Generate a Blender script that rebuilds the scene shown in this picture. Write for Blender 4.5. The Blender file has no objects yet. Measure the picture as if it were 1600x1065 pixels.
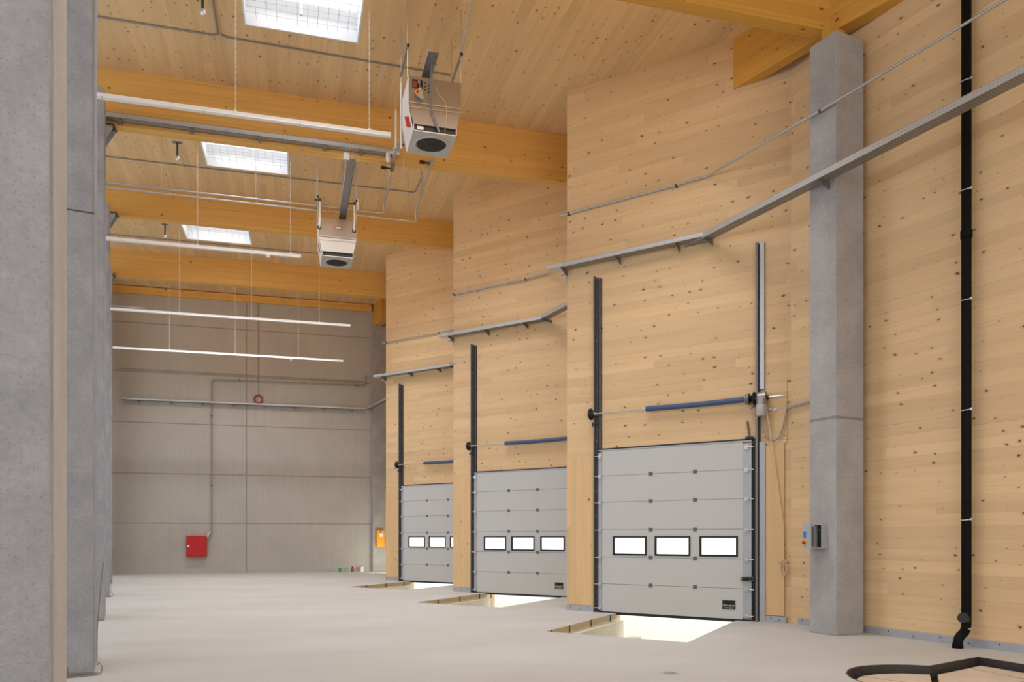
import bpy, bmesh, math, random
from mathutils import Vector, Matrix
from mathutils.geometry import tessellate_polygon
random.seed(7)
SC = bpy.context.scene
COL = SC.collection
PHI = math.radians(10.88); CP, SP = math.cos(PHI), math.sin(PHI)
PER = 6.15
def W(a, b, z=None):
    """column-row frame (a across, b along the row of columns) -> world"""
    x, y = a*CP-b*SP, a*SP+b*CP
    return (x, y) if z is None else Vector((x, y, z))
def roofz(x, y): return 10.605+.0483*(y-15.228)
A0 = (8.16, 13.92); A1 = (10.39, 10.07)
_l = math.dist(A0, A1); U = ((A1[0]-A0[0])/_l, (A1[1]-A0[1])/_l); N = (-U[1], U[0])   # along facade, outward
ALEN = _l
def F(s, d, z, k=0):
    """facade frame: s along the slanted facade, d out from it into the hall"""
    return W(A0[0]+U[0]*s-N[0]*d, A0[1]+PER*k+U[1]*s-N[1]*d, z)

# ---------------------------------------------------------------- materials
def newmat(name):
    m = bpy.data.materials.new(name); m.use_nodes = True
    nt = m.node_tree; b = nt.nodes['Principled BSDF']
    return m, nt, b
def nd(nt, t, **kw):
    n = nt.nodes.new(t)
    for k, v in kw.items():
        if k.startswith('i_'): n.inputs[int(k[2:])].default_value = v
        else: setattr(n, k, v)
    return n
def mth(nt, op, a, b=None, clamp=False):
    n = nt.nodes.new('ShaderNodeMath'); n.operation = op; n.use_clamp = clamp
    for i, v in enumerate((a, b)):
        if v is None: continue
        if isinstance(v, (int, float)): n.inputs[i].default_value = v
        else: nt.links.new(v, n.inputs[i])
    return n.outputs[0]
def comb(nt, x, y, z=0.0):
    n = nt.nodes.new('ShaderNodeCombineXYZ')
    for i, v in enumerate((x, y, z)):
        if isinstance(v, (int, float)): n.inputs[i].default_value = v
        else: nt.links.new(v, n.inputs[i])
    return n.outputs[0]
def mixc(nt, fac, a, b, mode='MIX'):
    n = nt.nodes.new('ShaderNodeMix'); n.data_type = 'RGBA'; n.blend_type = mode
    if isinstance(fac, (int, float)): n.inputs[0].default_value = fac
    else: nt.links.new(fac, n.inputs[0])
    for i, v in ((6, a), (7, b)):
        if isinstance(v, (tuple, list)): n.inputs[i].default_value = (*v[:3], 1)
        else: nt.links.new(v, n.inputs[i])
    return n.outputs[2]
def plain(name, col, rough=.5, metal=0., emit=None, es=0., noise=0., nscale=20, bump=0.):
    m, nt, b = newmat(name)
    b.inputs['Base Color'].default_value = (*col, 1); b.inputs['Roughness'].default_value = rough
    b.inputs['Metallic'].default_value = metal
    if noise or bump:
        tc = nd(nt, 'ShaderNodeTexCoord'); n = nd(nt, 'ShaderNodeTexNoise'); n.inputs['Scale'].default_value = nscale
        n.inputs['Detail'].default_value = 3
        nt.links.new(tc.outputs['Object'], n.inputs['Vector'])
        if noise:
            f = mth(nt, 'MULTIPLY_ADD', n.outputs[0], noise*2); nt.nodes[-1].inputs[2].default_value = 1-noise
            c = mixc(nt, 1.0, col, comb(nt, f, f, f), 'MULTIPLY'); nt.links.new(c, b.inputs['Base Color'])
        if bump:
            bp = nd(nt, 'ShaderNodeBump'); bp.inputs['Strength'].default_value = bump; bp.inputs['Distance'].default_value = .01
            nt.links.new(n.outputs[0], bp.inputs['Height']); nt.links.new(bp.outputs[0], b.inputs['Normal'])
    if emit:
        b.inputs['Emission Color'].default_value = (*emit, 1); b.inputs['Emission Strength'].default_value = es
    return m
def wood(name, c1, c2, knot=(.10, .045, .015), bw=.2, bl=4.5, kd=.5, ks=1., var=.10, line=.88, streak=.5, seed=0., rough=.6):
    """boards in UV metres: u along the grain, v across"""
    m, nt, b = newmat(name)
    uv = nd(nt, 'ShaderNodeUVMap'); sp = nd(nt, 'ShaderNodeSeparateXYZ'); nt.links.new(uv.outputs[0], sp.inputs[0])
    u = mth(nt, 'ADD', sp.outputs[0], 57.3+seed); v = mth(nt, 'ADD', sp.outputs[1], 41.7+seed)
    vr = mth(nt, 'DIVIDE', v, bw); row = mth(nt, 'FLOOR', vr); fr = mth(nt, 'FRACT', vr)
    wn = nd(nt, 'ShaderNodeTexWhiteNoise', noise_dimensions='1D'); nt.links.new(row, wn.inputs['W'])
    ul = mth(nt, 'ADD', mth(nt, 'DIVIDE', u, bl), mth(nt, 'MULTIPLY', wn.outputs[0], 7.0)); cell = mth(nt, 'FLOOR', ul)
    wc = nd(nt, 'ShaderNodeTexWhiteNoise', noise_dimensions='2D'); nt.links.new(comb(nt, cell, row), wc.inputs['Vector'])
    # fine grain
    g = nd(nt, 'ShaderNodeTexNoise'); g.inputs['Scale'].default_value = 1.; g.inputs['Detail'].default_value = 5; g.inputs['Roughness'].default_value = .6
    nt.links.new(comb(nt, mth(nt, 'MULTIPLY', u, 1.3), mth(nt, 'MULTIPLY', v, 38.), wc.outputs[0]), g.inputs['Vector'])
    g2 = nd(nt, 'ShaderNodeTexNoise'); g2.inputs['Scale'].default_value = 1.; g2.inputs['Detail'].default_value = 3
    nt.links.new(comb(nt, mth(nt, 'MULTIPLY', u, .35), mth(nt, 'MULTIPLY', v, 6.5), mth(nt, 'MULTIPLY', wc.outputs[0], 3.)), g2.inputs['Vector'])
    f = mth(nt, 'ADD', mth(nt, 'MULTIPLY', g.outputs[0], .45), mth(nt, 'MULTIPLY', g2.outputs[0], .55))
    f = mth(nt, 'MULTIPLY', mth(nt, 'SUBTRACT', f, .38), 3.6*streak, True)
    col = mixc(nt, f, c1, c2)
    br = mth(nt, 'ADD', mth(nt, 'MULTIPLY', wc.outputs[0], var*2), 1-var)
    ln = mth(nt, 'LESS_THAN', fr, .035)
    wl = mth(nt, 'GREATER_THAN', wn.outputs[0], .45)
    br = mth(nt, 'MULTIPLY', br, mth(nt, 'SUBTRACT', 1.0, mth(nt, 'MULTIPLY', mth(nt, 'MULTIPLY', ln, wl), 1-line)))
    col = mixc(nt, 1.0, col, comb(nt, br, br, br), 'MULTIPLY')
    # knots
    vo = nd(nt, 'ShaderNodeTexVoronoi', voronoi_dimensions='2D'); vo.inputs['Scale'].default_value = 1.; vo.inputs['Randomness'].default_value = 1.
    kn = nd(nt, 'ShaderNodeTexNoise'); kn.inputs['Scale'].default_value = 9.; nt.links.new(comb(nt, u, v), kn.inputs['Vector'])
    wob = mth(nt, 'MULTIPLY', mth(nt, 'SUBTRACT', kn.outputs[0], .5), .22)
    nt.links.new(comb(nt, mth(nt, 'ADD', mth(nt, 'MULTIPLY', u, 3.3), wob), mth(nt, 'ADD', mth(nt, 'MULTIPLY', v, 5.4), wob)), vo.inputs['Vector'])
    sc = nd(nt, 'ShaderNodeSeparateColor'); nt.links.new(vo.outputs['Color'], sc.inputs[0])
    rad = mth(nt, 'MULTIPLY', mth(nt, 'ADD', mth(nt, 'MULTIPLY', mth(nt, 'POWER', sc.outputs[1], 2.), .065), .032), ks)
    k = mth(nt, 'MULTIPLY', mth(nt, 'MULTIPLY', mth(nt, 'SUBTRACT', rad, vo.outputs['Distance']), 30., True), mth(nt, 'LESS_THAN', sc.outputs[0], kd))
    halo = mth(nt, 'MULTIPLY', mth(nt, 'MULTIPLY', mth(nt, 'SUBTRACT', mth(nt, 'MULTIPLY', rad, 2.6), vo.outputs['Distance']), 5., True), mth(nt, 'LESS_THAN', sc.outputs[0], kd))
    col = mixc(nt, mth(nt, 'MULTIPLY', halo, .35), col, tuple(c*.62 for c in c2))
    col = mixc(nt, mth(nt, 'MULTIPLY', k, .95), col, knot)
    nt.links.new(col, b.inputs['Base Color']); b.inputs['Roughness'].default_value = rough
    b.inputs['Specular IOR Level'].default_value = .25
    return m
def concrete(name, c1, c2, scale=1.2, streak=0., pores=.35, joints=None, rough=.8, pscale=22.):
    """uv metres. joints = list of v values drawn as thin dark casting joints; ('u', value) for upright ones"""
    m, nt, b = newmat(name)
    uv = nd(nt, 'ShaderNodeUVMap'); sp = nd(nt, 'ShaderNodeSeparateXYZ'); nt.links.new(uv.outputs[0], sp.inputs[0])
    u, v = sp.outputs[0], sp.outputs[1]
    n = nd(nt, 'ShaderNodeTexNoise'); n.inputs['Scale'].default_value = scale; n.inputs['Detail'].default_value = 6; n.inputs['Roughness'].default_value = .62
    nt.links.new(uv.outputs[0], n.inputs['Vector'])
    f = n.outputs[0]
    if streak:
        s_ = nd(nt, 'ShaderNodeTexNoise'); s_.inputs['Scale'].default_value = 1.; s_.inputs['Detail'].default_value = 4
        nt.links.new(comb(nt, mth(nt, 'MULTIPLY', u, 13.), mth(nt, 'MULTIPLY', v, .35)), s_.inputs['Vector'])
        f = mth(nt, 'ADD', mth(nt, 'MULTIPLY', f, 1-streak), mth(nt, 'MULTIPLY', s_.outputs[0], streak))
    f = mth(nt, 'MULTIPLY', mth(nt, 'SUBTRACT', f, .32), 2.7, True)
    col = mixc(nt, f, c1, c2)
    fine = nd(nt, 'ShaderNodeTexNoise'); fine.inputs['Scale'].default_value = 26.; fine.inputs['Detail'].default_value = 4; fine.inputs['Roughness'].default_value = .7
    nt.links.new(uv.outputs[0], fine.inputs['Vector'])
    fg = mth(nt, 'ADD', mth(nt, 'MULTIPLY', fine.outputs[0], .5), .75)
    col = mixc(nt, 1., col, comb(nt, fg, fg, fg), 'MULTIPLY')
    vo = nd(nt, 'ShaderNodeTexVoronoi', voronoi_dimensions='2D'); vo.inputs['Scale'].default_value = pscale
    nt.links.new(uv.outputs[0], vo.inputs['Vector'])
    sc = nd(nt, 'ShaderNodeSeparateColor'); nt.links.new(vo.outputs['Color'], sc.inputs[0])
    k = mth(nt, 'MULTIPLY', mth(nt, 'LESS_THAN', vo.outputs['Distance'], .13), mth(nt, 'LESS_THAN', sc.outputs[0], pores))
    col = mixc(nt, mth(nt, 'MULTIPLY', k, .45), col, tuple(c*.45 for c in c1))
    if joints:
        j = None
        for q in joints:
            src, val = (u, q[1]) if isinstance(q, tuple) else (v, q)
            e = mth(nt, 'LESS_THAN', mth(nt, 'ABSOLUTE', mth(nt, 'SUBTRACT', src, val)), .022)
            j = e if j is None else mth(nt, 'MAXIMUM', j, e)
        col = mixc(nt, mth(nt, 'MULTIPLY', j, .48), col, (.10, .095, .10))
    nt.links.new(col, b.inputs['Base Color']); b.inputs['Roughness'].default_value = rough
    b.inputs['Specular IOR Level'].default_value = .3
    bp = nd(nt, 'ShaderNodeBump'); bp.inputs['Strength'].default_value = .15; bp.inputs['Distance'].default_value = .004
    nt.links.new(n.outputs[0], bp.inputs['Height']); nt.links.new(bp.outputs[0], b.inputs['Normal'])
    return m
M = {}
M['wall_wood'] = wood('spruce_wall', (.72, .515, .30), (.57, .37, .185), bw=.17, kd=.6, var=.07, seed=0, line=.80)
M['ply_wood'] = wood('spruce_upright_panel', (.70, .48, .26), (.60, .38, .18), bw=.12, kd=.22, var=.06, seed=9)
M['ceil_wood'] = wood('spruce_ceiling', (.75, .53, .285), (.59, .39, .19), bw=.2, kd=.68, var=.07, seed=3, streak=.6)
M['beam_wood'] = wood('glulam_beam', (.76, .44, .13), (.62, .33, .075), bw=.04, kd=.22, ks=1.15, bl=3., var=.05, line=.90, seed=5, knot=(.12, .045, .01))
M['deep_beam'] = wood('glulam_beam_deep', (.66, .35, .07), (.55, .275, .045), bw=.04, kd=.22, ks=1.15, bl=3., var=.05, line=.90, seed=2, knot=(.12, .045, .01))
M['rim_wood'] = wood('pit_edge_timber', (.50, .38, .22), (.40, .29, .15), bw=.1, kd=.2, seed=4)
M['conc_col'] = concrete('concrete_column', (.315, .305, .31), (.41, .40, .40), scale=1.5, pores=.4)
M['conc_left'] = concrete('concrete_pier', (.28, .29, .33), (.375, .385, .42), scale=2.2, pores=.35, pscale=42.)
M['conc_wall'] = concrete('concrete_wall', (.40, .375, .345), (.475, .45, .42), scale=.6, streak=.35, pores=.15, joints=[2.05, 4.055, 6.1, 8.14, 10.09, ('u', -1.89)])
M['conc_plain'] = concrete('concrete_plain', (.36, .35, .33), (.46, .45, .43), scale=.5)
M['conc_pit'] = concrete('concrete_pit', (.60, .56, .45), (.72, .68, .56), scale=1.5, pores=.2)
M['floor'] = None
for _k in ('x',): pass
M['galv'] = plain('galvanised_steel', (.50, .52, .55), .42, .75, noise=.12, nscale=25)
M['galv_plate'] = plain('galvanised_plate', (.42, .44, .48), .5, .35, noise=.10, nscale=9)
M['alu'] = plain('bright_zinc', (.62, .63, .65), .35, .8)
M['white_metal'] = plain('white_enamel', (.78, .79, .80), .35, noise=.02)
M['lamp_body'] = plain('white_lamp_housing', (.80, .81, .83), .4)
M['door_grey'] = plain('grey_coated_panel', (.515, .52, .52), .55, noise=.02, nscale=300)
M['dark_steel'] = plain('dark_steel', (.055, .052, .052), .5, .3)
M['mid_steel'] = plain('dull_steel', (.22, .205, .20), .45, .6)
M['joint'] = plain('grey_joint_shadow', (.20, .20, .20), .7)
M['black'] = plain('black_plastic', (.004, .004, .005), .5)
M['pipe_black'] = plain('black_drain_pipe', (.0025, .0025, .003), .5)
M['rubber'] = plain('black_rubber', (.015, .015, .015), .8)
M['hinge'] = plain('dark_grey_hinge', (.11, .11, .12), .5)
M['blue'] = plain('blue_coated_spring', (.045, .085, .19), .5)
M['red'] = plain('red_enamel', (.50, .010, .012), .35)
M['dark_red'] = plain('dark_red_paint', (.34, .03, .02), .5)
M['orange'] = plain('orange_enamel', (.90, .33, .015), .4)
M['yellow'] = plain('yellow_paint', (.75, .50, .03), .45)
M['sticker_blue'] = plain('blue_sticker', (.03, .19, .50), .45)
M['paper'] = plain('white_sticker', (.80, .80, .78), .6)
M['rope'] = plain('cream_cord', (.70, .56, .40), .8)
M['cable'] = plain('grey_cable', (.28, .28, .29), .6)
M['brown'] = plain('brown_handle', (.20, .11, .06), .6)
M['motor'] = plain('cast_motor_housing', (.34, .31, .30), .4, .7, noise=.1)
M['heater'] = plain('heater_sheet_metal', (.27, .225, .19), .38, .35, noise=.03)
M['heater_light'] = plain('heater_grey_sheet', (.50, .485, .46), .45, .25, noise=.03)
M['green'] = plain('green_plastic', (.02, .30, .12), .5)
M['cond_brown'] = plain('dull_pipe', (.33, .29, .26), .45, .6)
M['curb'] = plain('white_skylight_lining', (.74, .76, .79), .5)
M['pane_sky'] = plain('skylight_dome', (.9, .92, .95), .3, emit=(.95, .975, 1.), es=.74)
M['wire'] = plain('grey_net_wire', (.47, .48, .51), .5)
M['pane'] = plain('frosted_window_pane', (.85, .86, .80), .3, emit=(.93, .97, .84), es=.9)
M['out_ground'] = plain('outdoor_paving', (.72, .70, .62), .8, noise=.15, nscale=1.5)
M['plate_tan'] = concrete('tan_floor_plate', (.52, .42, .33), (.60, .50, .40), scale=2., pores=.1)
M['seam'] = plain('grey_surface_conduit', (.27, .25, .24), .6)
M['pipe_black'].node_tree.nodes['Principled BSDF'].inputs['Specular IOR Level'].default_value = .12
def floor_mat():
    m, nt, b = newmat('smooth_concrete_floor')
    tc = nd(nt, 'ShaderNodeTexCoord')
    mp = nd(nt, 'ShaderNodeMapping'); mp.inputs['Rotation'].default_value = (0, 0, .2); mp.inputs['Scale'].default_value = (.25, .55, 1)
    nt.links.new(tc.outputs['Object'], mp.inputs[0])
    n = nd(nt, 'ShaderNodeTexNoise'); n.inputs['Scale'].default_value = 1.3; n.inputs['Detail'].default_value = 6; n.inputs['Roughness'].default_value = .6
    nt.links.new(mp.outputs[0], n.inputs['Vector'])
    f = mth(nt, 'MULTIPLY', mth(nt, 'SUBTRACT', n.outputs[0], .35), 3., True)
    col = mixc(nt, f, (.45, .44, .425), (.51, .505, .495))
    n2 = nd(nt, 'ShaderNodeTexNoise'); n2.inputs['Scale'].default_value = 45.; n2.inputs['Detail'].default_value = 2
    nt.links.new(tc.outputs['Object'], n2.inputs['Vector'])
    g = mth(nt, 'ADD', mth(nt, 'MULTIPLY', n2.outputs[0], .08), .96)
    col = mixc(nt, 1., col, comb(nt, g, g, g), 'MULTIPLY')
    nt.links.new(col, b.inputs['Base Color']); b.inputs['Roughness'].default_value = .55
    b.inputs['Specular IOR Level'].default_value = .3
    return m
M['floor'] = floor_mat()
def tray_mat(name='perforated_zinc_tray', pu=.05, pv=.028, fu_=.27, fv_=.2, col=(.50, .51, .53)):
    """perforated sheet: rows of slots in UV metres"""
    m, nt, b = newmat(name)
    uv = nd(nt, 'ShaderNodeUVMap'); sp = nd(nt, 'ShaderNodeSeparateXYZ'); nt.links.new(uv.outputs[0], sp.inputs[0])
    fu = mth(nt, 'FRACT', mth(nt, 'DIVIDE', sp.outputs[0], pu)); fv = mth(nt, 'FRACT', mth(nt, 'DIVIDE', sp.outputs[1], pv))
    k = mth(nt, 'MULTIPLY', mth(nt, 'LESS_THAN', mth(nt, 'ABSOLUTE', mth(nt, 'SUBTRACT', fu, .5)), fu_), mth(nt, 'LESS_THAN', mth(nt, 'ABSOLUTE', mth(nt, 'SUBTRACT', fv, .5)), fv_))
    col = mixc(nt, mth(nt, 'MULTIPLY', k,   .75), col, (.07, .06, .055))
    nt.links.new(col, b.inputs['Base Color']); b.inputs['Roughness'].default_value = .45; b.inputs['Metallic'].default_value = .6
    return m
M['tray'] = tray_mat(col=(.33, .32, .31))
M['tray_side'] = tray_mat('zinc_tray_side', .05, .045, .12, .10, (.52, .53, .55))

# ---------------------------------------------------------------- mesh builder
class MB:
    def __init__(s): s.v = []; s.f = []; s.mi = []; s.smooth = []; s.cur = 0; s.marks = []
    def mark(s): s.marks.append((len(s.v), len(s.f))); return s
    def add(s, vs, fs, smooth=False):
        o = len(s.v); s.v += [tuple(v) for v in vs]
        for f in fs: s.f.append(tuple(i+o for i in f)); s.mi.append(s.cur); s.smooth.append(smooth)
        return s
    def hexa(s, p):
        """8 corners: 0-3 bottom ring, 4-7 top ring"""
        return s.add(p, [(3, 2, 1, 0), (4, 5, 6, 7), (0, 1, 5, 4), (1, 2, 6, 5), (2, 3, 7, 6), (3, 0, 4, 7)])
    def box(s, x0, x1, y0, y1, z0, z1):
        return s.hexa([(x0, y0, z0), (x1, y0, z0), (x1, y1, z0), (x0, y1, z0), (x0, y0, z1), (x1, y0, z1), (x1, y1, z1), (x0, y1, z1)])
    def fbox(s, fn, s0, s1, d0, d1, z0, z1):
        """box in a plan frame fn(a,b,z)"""
        p = [fn(s0, d0, z0), fn(s1, d0, z0), fn(s1, d1, z0), fn(s0, d1, z0), fn(s0, d0, z1), fn(s1, d0, z1), fn(s1, d1, z1), fn(s0, d1, z1)]
        a, b_ = p[1]-p[0], p[3]-p[0]
        if (z1-z0)*(a.cross(b_)).z < 0: p = [p[3], p[2], p[1], p[0], p[7], p[6], p[5], p[4]]
        return s.hexa(p)
    def bar(s, p, q, w, h, up=(0, 0, 1)):
        p, q = Vector(p), Vector(q); d = (q-p).normalized(); up = Vector(up)
        if abs(d.dot(up)) > .99: up = Vector((1, 0, 0))
        r = d.cross(up).normalized()*w/2; t = r.cross(d).normalized()*h/2
        return s.hexa([p-r-t, p+r-t, q+r-t, q-r-t, p-r+t, p+r+t, q+r+t, q-r+t])
    def tube(s, pts, r, n=10, cap=True, closed=False):
        pts = [Vector(p) for p in pts]; m = len(pts); rings = []
        rr = r if isinstance(r, (list, tuple)) else [r]*m
        prev = None
        for i, p in enumerate(pts):
            if closed: d = (pts[(i+1) % m]-pts[i-1]).normalized()
            elif i == 0: d = (pts[1]-p).normalized()
            elif i == m-1: d = (p-pts[i-1]).normalized()
            else: d = ((pts[i+1]-p).normalized()+(p-pts[i-1]).normalized()).normalized()
            if prev is None:
                a = Vector((0, 0, 1)) if abs(d.z) < .9 else Vector((1, 0, 0))
                u = d.cross(a).normalized()
            else: u = (prev-d*prev.dot(d)).normalized()
            prev = u; w = d.cross(u)
            rings.append([p+(u*math.cos(t*2*math.pi/n)+w*math.sin(t*2*math.pi/n))*rr[i] for t in range(n)])
        vs = [v for r_ in rings for v in r_]; fs = []
        for i in range(m if closed else m-1):
            j = (i+1) % m
            for t in range(n): fs.append((i*n+t, i*n+(t+1) % n, j*n+(t+1) % n, j*n+t))
        s.add(vs, fs, True)
        if cap and not closed:
            s.add(rings[0], [tuple(range(n))[::-1]]); s.add(rings[-1], [tuple(range(n))])
        return s
    def cyl(s, p, q, r, n=16, r2=None): return s.tube([p, q], [r, r if r2 is None else r2], n)
    def poly(s, pts, nrm_up=True): return s.add(pts, [tuple(range(len(pts)))])
    def each(s, name, mat, parent=None, **kw):
        """every marked piece becomes an object of its own"""
        mk = s.marks+[(len(s.v), len(s.f))]; out = []
        for (v0, f0), (v1, f1) in zip(mk[:-1], mk[1:]):
            if f1 == f0: continue
            m = MB(); m.v = s.v[v0:v1]; m.f = [tuple(i-v0 for i in f) for f in s.f[f0:f1]]; m.mi = s.mi[f0:f1]; m.smooth = s.smooth[f0:f1]
            out.append(m.build(name, mat, parent, **kw))
        return out
    def build(s, name, mat, parent=None, grain=None, origin=None, bevel=0., kind=None):
        me = bpy.data.meshes.new(name)
        o = bpy.data.objects.new(name, me); COL.objects.link(o)
        pw = Vector(parent['_o']) if parent is not None and '_o' in parent else Vector((0, 0, 0))
        org = Vector(origin) if origin is not None else (Vector((0, 0, 0)) if parent is None else pw)
        me.from_pydata([tuple(Vector(v)-org) for v in s.v], [], s.f)
        mats = mat if isinstance(mat, (list, tuple)) else [mat]
        for m in mats: me.materials.append(m)
        me.polygons.foreach_set('material_index', s.mi); me.polygons.foreach_set('use_smooth', s.smooth)
        bm = bmesh.new(); bm.from_mesh(me); bmesh.ops.recalc_face_normals(bm, faces=bm.faces); bm.to_mesh(me); bm.free()
        uvl = me.uv_layers.new(name='UVMap')
        gr = Vector(grain).normalized() if grain is not None else None
        for p in me.polygons:
            n = p.normal
            g = gr if gr is not None else (Vector((0, 0, 1)).cross(n) if abs(n.z) < .9 else Vector((1, 0, 0)))
            g = g-n*g.dot(n)
            if g.length < .2: g = Vector((0, 0, 1)) if abs(n.z) < .9 else Vector((0, 1, 0)); g = g-n*g.dot(n)
            g.normalize(); t = n.cross(g)
            if t.z < -.01: t = -t
            for li in p.loop_indices:
                c = Vector(s.v[me.loops[li].vertex_index]) if len(me.vertices) == len(s.v) else me.vertices[me.loops[li].vertex_index].co+org
                uvl.data[li].uv = (c.dot(g), c.dot(t))
        if parent is not None: o.parent = parent; o.location = org-pw
        else: o.location = org; o['_o'] = list(org)
        if bevel:
            b = o.modifiers.new('bevel', 'BEVEL'); b.width = bevel; b.segments = 2; b.limit_method = 'ANGLE'
        if kind: o['kind'] = kind
        return o
def thing(name, label, cat, loc, group=None, kind=None, rz=0):
    o = bpy.data.objects.new(name, None); COL.objects.link(o); o.location = Vector(loc); o['_o'] = list(loc)
    o.empty_display_size = .1
    o['label'] = label; o['category'] = cat
    if group: o['group'] = group
    if kind: o['kind'] = kind
    return o
def tag(o, label, cat, group=None):
    o['label'] = label; o['category'] = cat
    if group: o['group'] = group
    return o
def struct(o): o['kind'] = 'structure'; return o
def dup(root, delta, label=None, group=None, skip=()):
    delta = Vector(delta)
    r = root.copy(); COL.objects.link(r); r.location = root.location+delta
    if '_o' in root: r['_o'] = list(Vector(root['_o'])+delta)
    if label: r['label'] = label
    if group: r['group'] = group
    for ch in list(root.children):
        if ch.name.split('.')[0] in skip: continue
        c_ = ch.copy(); COL.objects.link(c_); c_.parent = r
        for g in list(ch.children):
            d_ = g.copy(); COL.objects.link(d_); d_.parent = c_
    return r
DB = W(0, PER, 0)     # one bay further along the row

def prism(outer, holes, zb, zt, name, mat, grain=None):
    mb = MB(); loops = [outer]+holes
    flat = [p for l in loops for p in l]
    tris = tessellate_polygon([[Vector((x, y, 0)) for x, y in l] for l in loops])
    nb = len(flat)
    mb.v = [(x, y, zb(x, y)) for x, y in flat]+[(x, y, zt(x, y)) for x, y in flat]
    for t in tris:
        mb.f.append(tuple(t)); mb.mi.append(0); mb.smooth.append(False)
        mb.f.append(tuple(i+nb for i in t[::-1])); mb.mi.append(0); mb.smooth.append(False)
    o = 0
    for l in loops:
        m = len(l)
        for i in range(m):
            j = (i+1) % m
            mb.f.append((o+i, o+j, o+j+nb, o+i+nb)); mb.mi.append(0); mb.smooth.append(False)
        o += m
    return mb.build(name, mat, grain=grain)

# ---------------------------------------------------------------- shell
YEND = 34.5
def fac_line(notch):
    fac = [W(10.39, -9)]
    for k in range(3):
        fac += [W(A1[0], A1[1]+PER*k)]
        if notch: fac += [tuple(F(s, d, 0, k)[:2]) for s, d in PITC[::-1]]
        fac += [W(A0[0], A0[1]+PER*k), W(10.39, 14.45+PER*k)]
    return fac+[W(10.39, 36.5), W(-7, 36.5), W(-7, -9)]
# pits: corners in facade frame (s, d)
PITC = [(1.12, -.0), (1.513, 3.354), (3.876, 3.369), (3.51, -.0)]
outline = fac_line(False)
holes = []
REC = [(6.60, 5.0), (6.84, 5.68), (6.92, 5.86), (7.02, 6.0), (7.13, 6.12), (7.25, 6.21), (7.39, 6.295), (7.55, 6.351), (7.69, 6.37), (7.836, 6.359), (7.99, 6.325), (8.131, 6.265), (8.27, 6.165), (8.395, 6.032), (9.564, 6.211), (9.49, 5.598), (9.40, 4.3), (6.9, 4.2)]
holes.append([W(a, b) for a, b in REC])
struct(prism(fac_line(True), holes, lambda x, y: -.10, lambda x, y: 0., 'floor', M['floor']))
SKY = [(1.15, -.85, 10.75, 14.74), (-.12, -2.13, 17.9, 21.29), (-1.345, -3.365, 24.2, 27.56)]
SKYB = []
rh = [[(x1, y0), (x0, y0), (x0, y1), (x1, y1)] for x0, x1, y0, y1 in SKY+SKYB]
struct(prism(outline, rh, roofz, lambda x, y: roofz(x, y)+.25, 'ceiling', M['ceil_wood'], grain=(0, 1, .0483)))
# right-hand timber walls (straight runs)
def wall_run(name, p, q, z0, z1, mat, th=.18, kind='structure'):
    """vertical wall between plan points, thickness outward (to the right of p->q)"""
    p, q = Vector((*p, 0)), Vector((*q, 0)); d = (q-p).normalized(); n = Vector((d.y, -d.x, 0))*th
    mb = MB().hexa([p+Vector((0, 0, z0)), q+Vector((0, 0, z0)), q+n+Vector((0, 0, z0)), p+n+Vector((0, 0, z0)),
                    p+Vector((0, 0, z1)), q+Vector((0, 0, z1)), q+n+Vector((0, 0, z1)), p+n+Vector((0, 0, z1))])
    return struct(mb.build(name, mat, grain=tuple(d)))
wall_run('wall_right', W(10.39, -9), W(10.39, 10.07), -.1, 11.2, M['wall_wood'])
for k in range(3):
    b0 = 14.45+PER*k; b1 = A1[1]+PER*(k+1) if k < 2 else 36.5
    wall_run('wall_right', W(10.39, b0), W(10.39, b1), -.1, 12.5, M['wall_wood'])
    wall_run('wall_right', W(A0[0]+.27, A0[1]+.03+PER*k), W(10.39, b0), -.1, 12.5, M['wall_wood'], th=.1)
    # slanted facade with its door opening
    mb = MB(); fn = lambda s, d, z, k=k: F(s, d, z, k)
    mb.fbox(fn, 0, .84, -.16, 0, -.0, 12.4); mb.fbox(fn, 3.60, ALEN, -.16, 0, -.0, 12.4); mb.fbox(fn, .84, 3.60, -.16, 0, 3.10, 12.4)
    mb.fbox(fn, 0, 1.12, -.16, -.001, -1.3, 0); mb.fbox(fn, 3.51, ALEN, -.16, -.001, -1.3, 0)
    struct(mb.build('wall_facade', M['wall_wood'], grain=tuple(F(1, 0, 0)-F(0, 0, 0))))
wall_run('wall_back', (-11, YEND), (8, YEND), -.1, 11.24, M['conc_wall'], th=-.3)
wall_run('wall_left', W(-7, -9), W(-7, 36.5), -.1, 12.8, M['conc_plain'], th=-.3)
wall_run('wall_front', W(-7, -9), W(10.5, -9), -.1, 10.5, M['conc_plain'], th=.3)
struct(MB().box(-9, 9, YEND+.1, YEND+.4, 11.2, 11.9).build('wall_back', M['conc_plain']))
# outdoors
g = MB().box(-30, 60, -40, 90, -1.45, -1.3).build('ground', M['out_ground']); struct(g)

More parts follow.
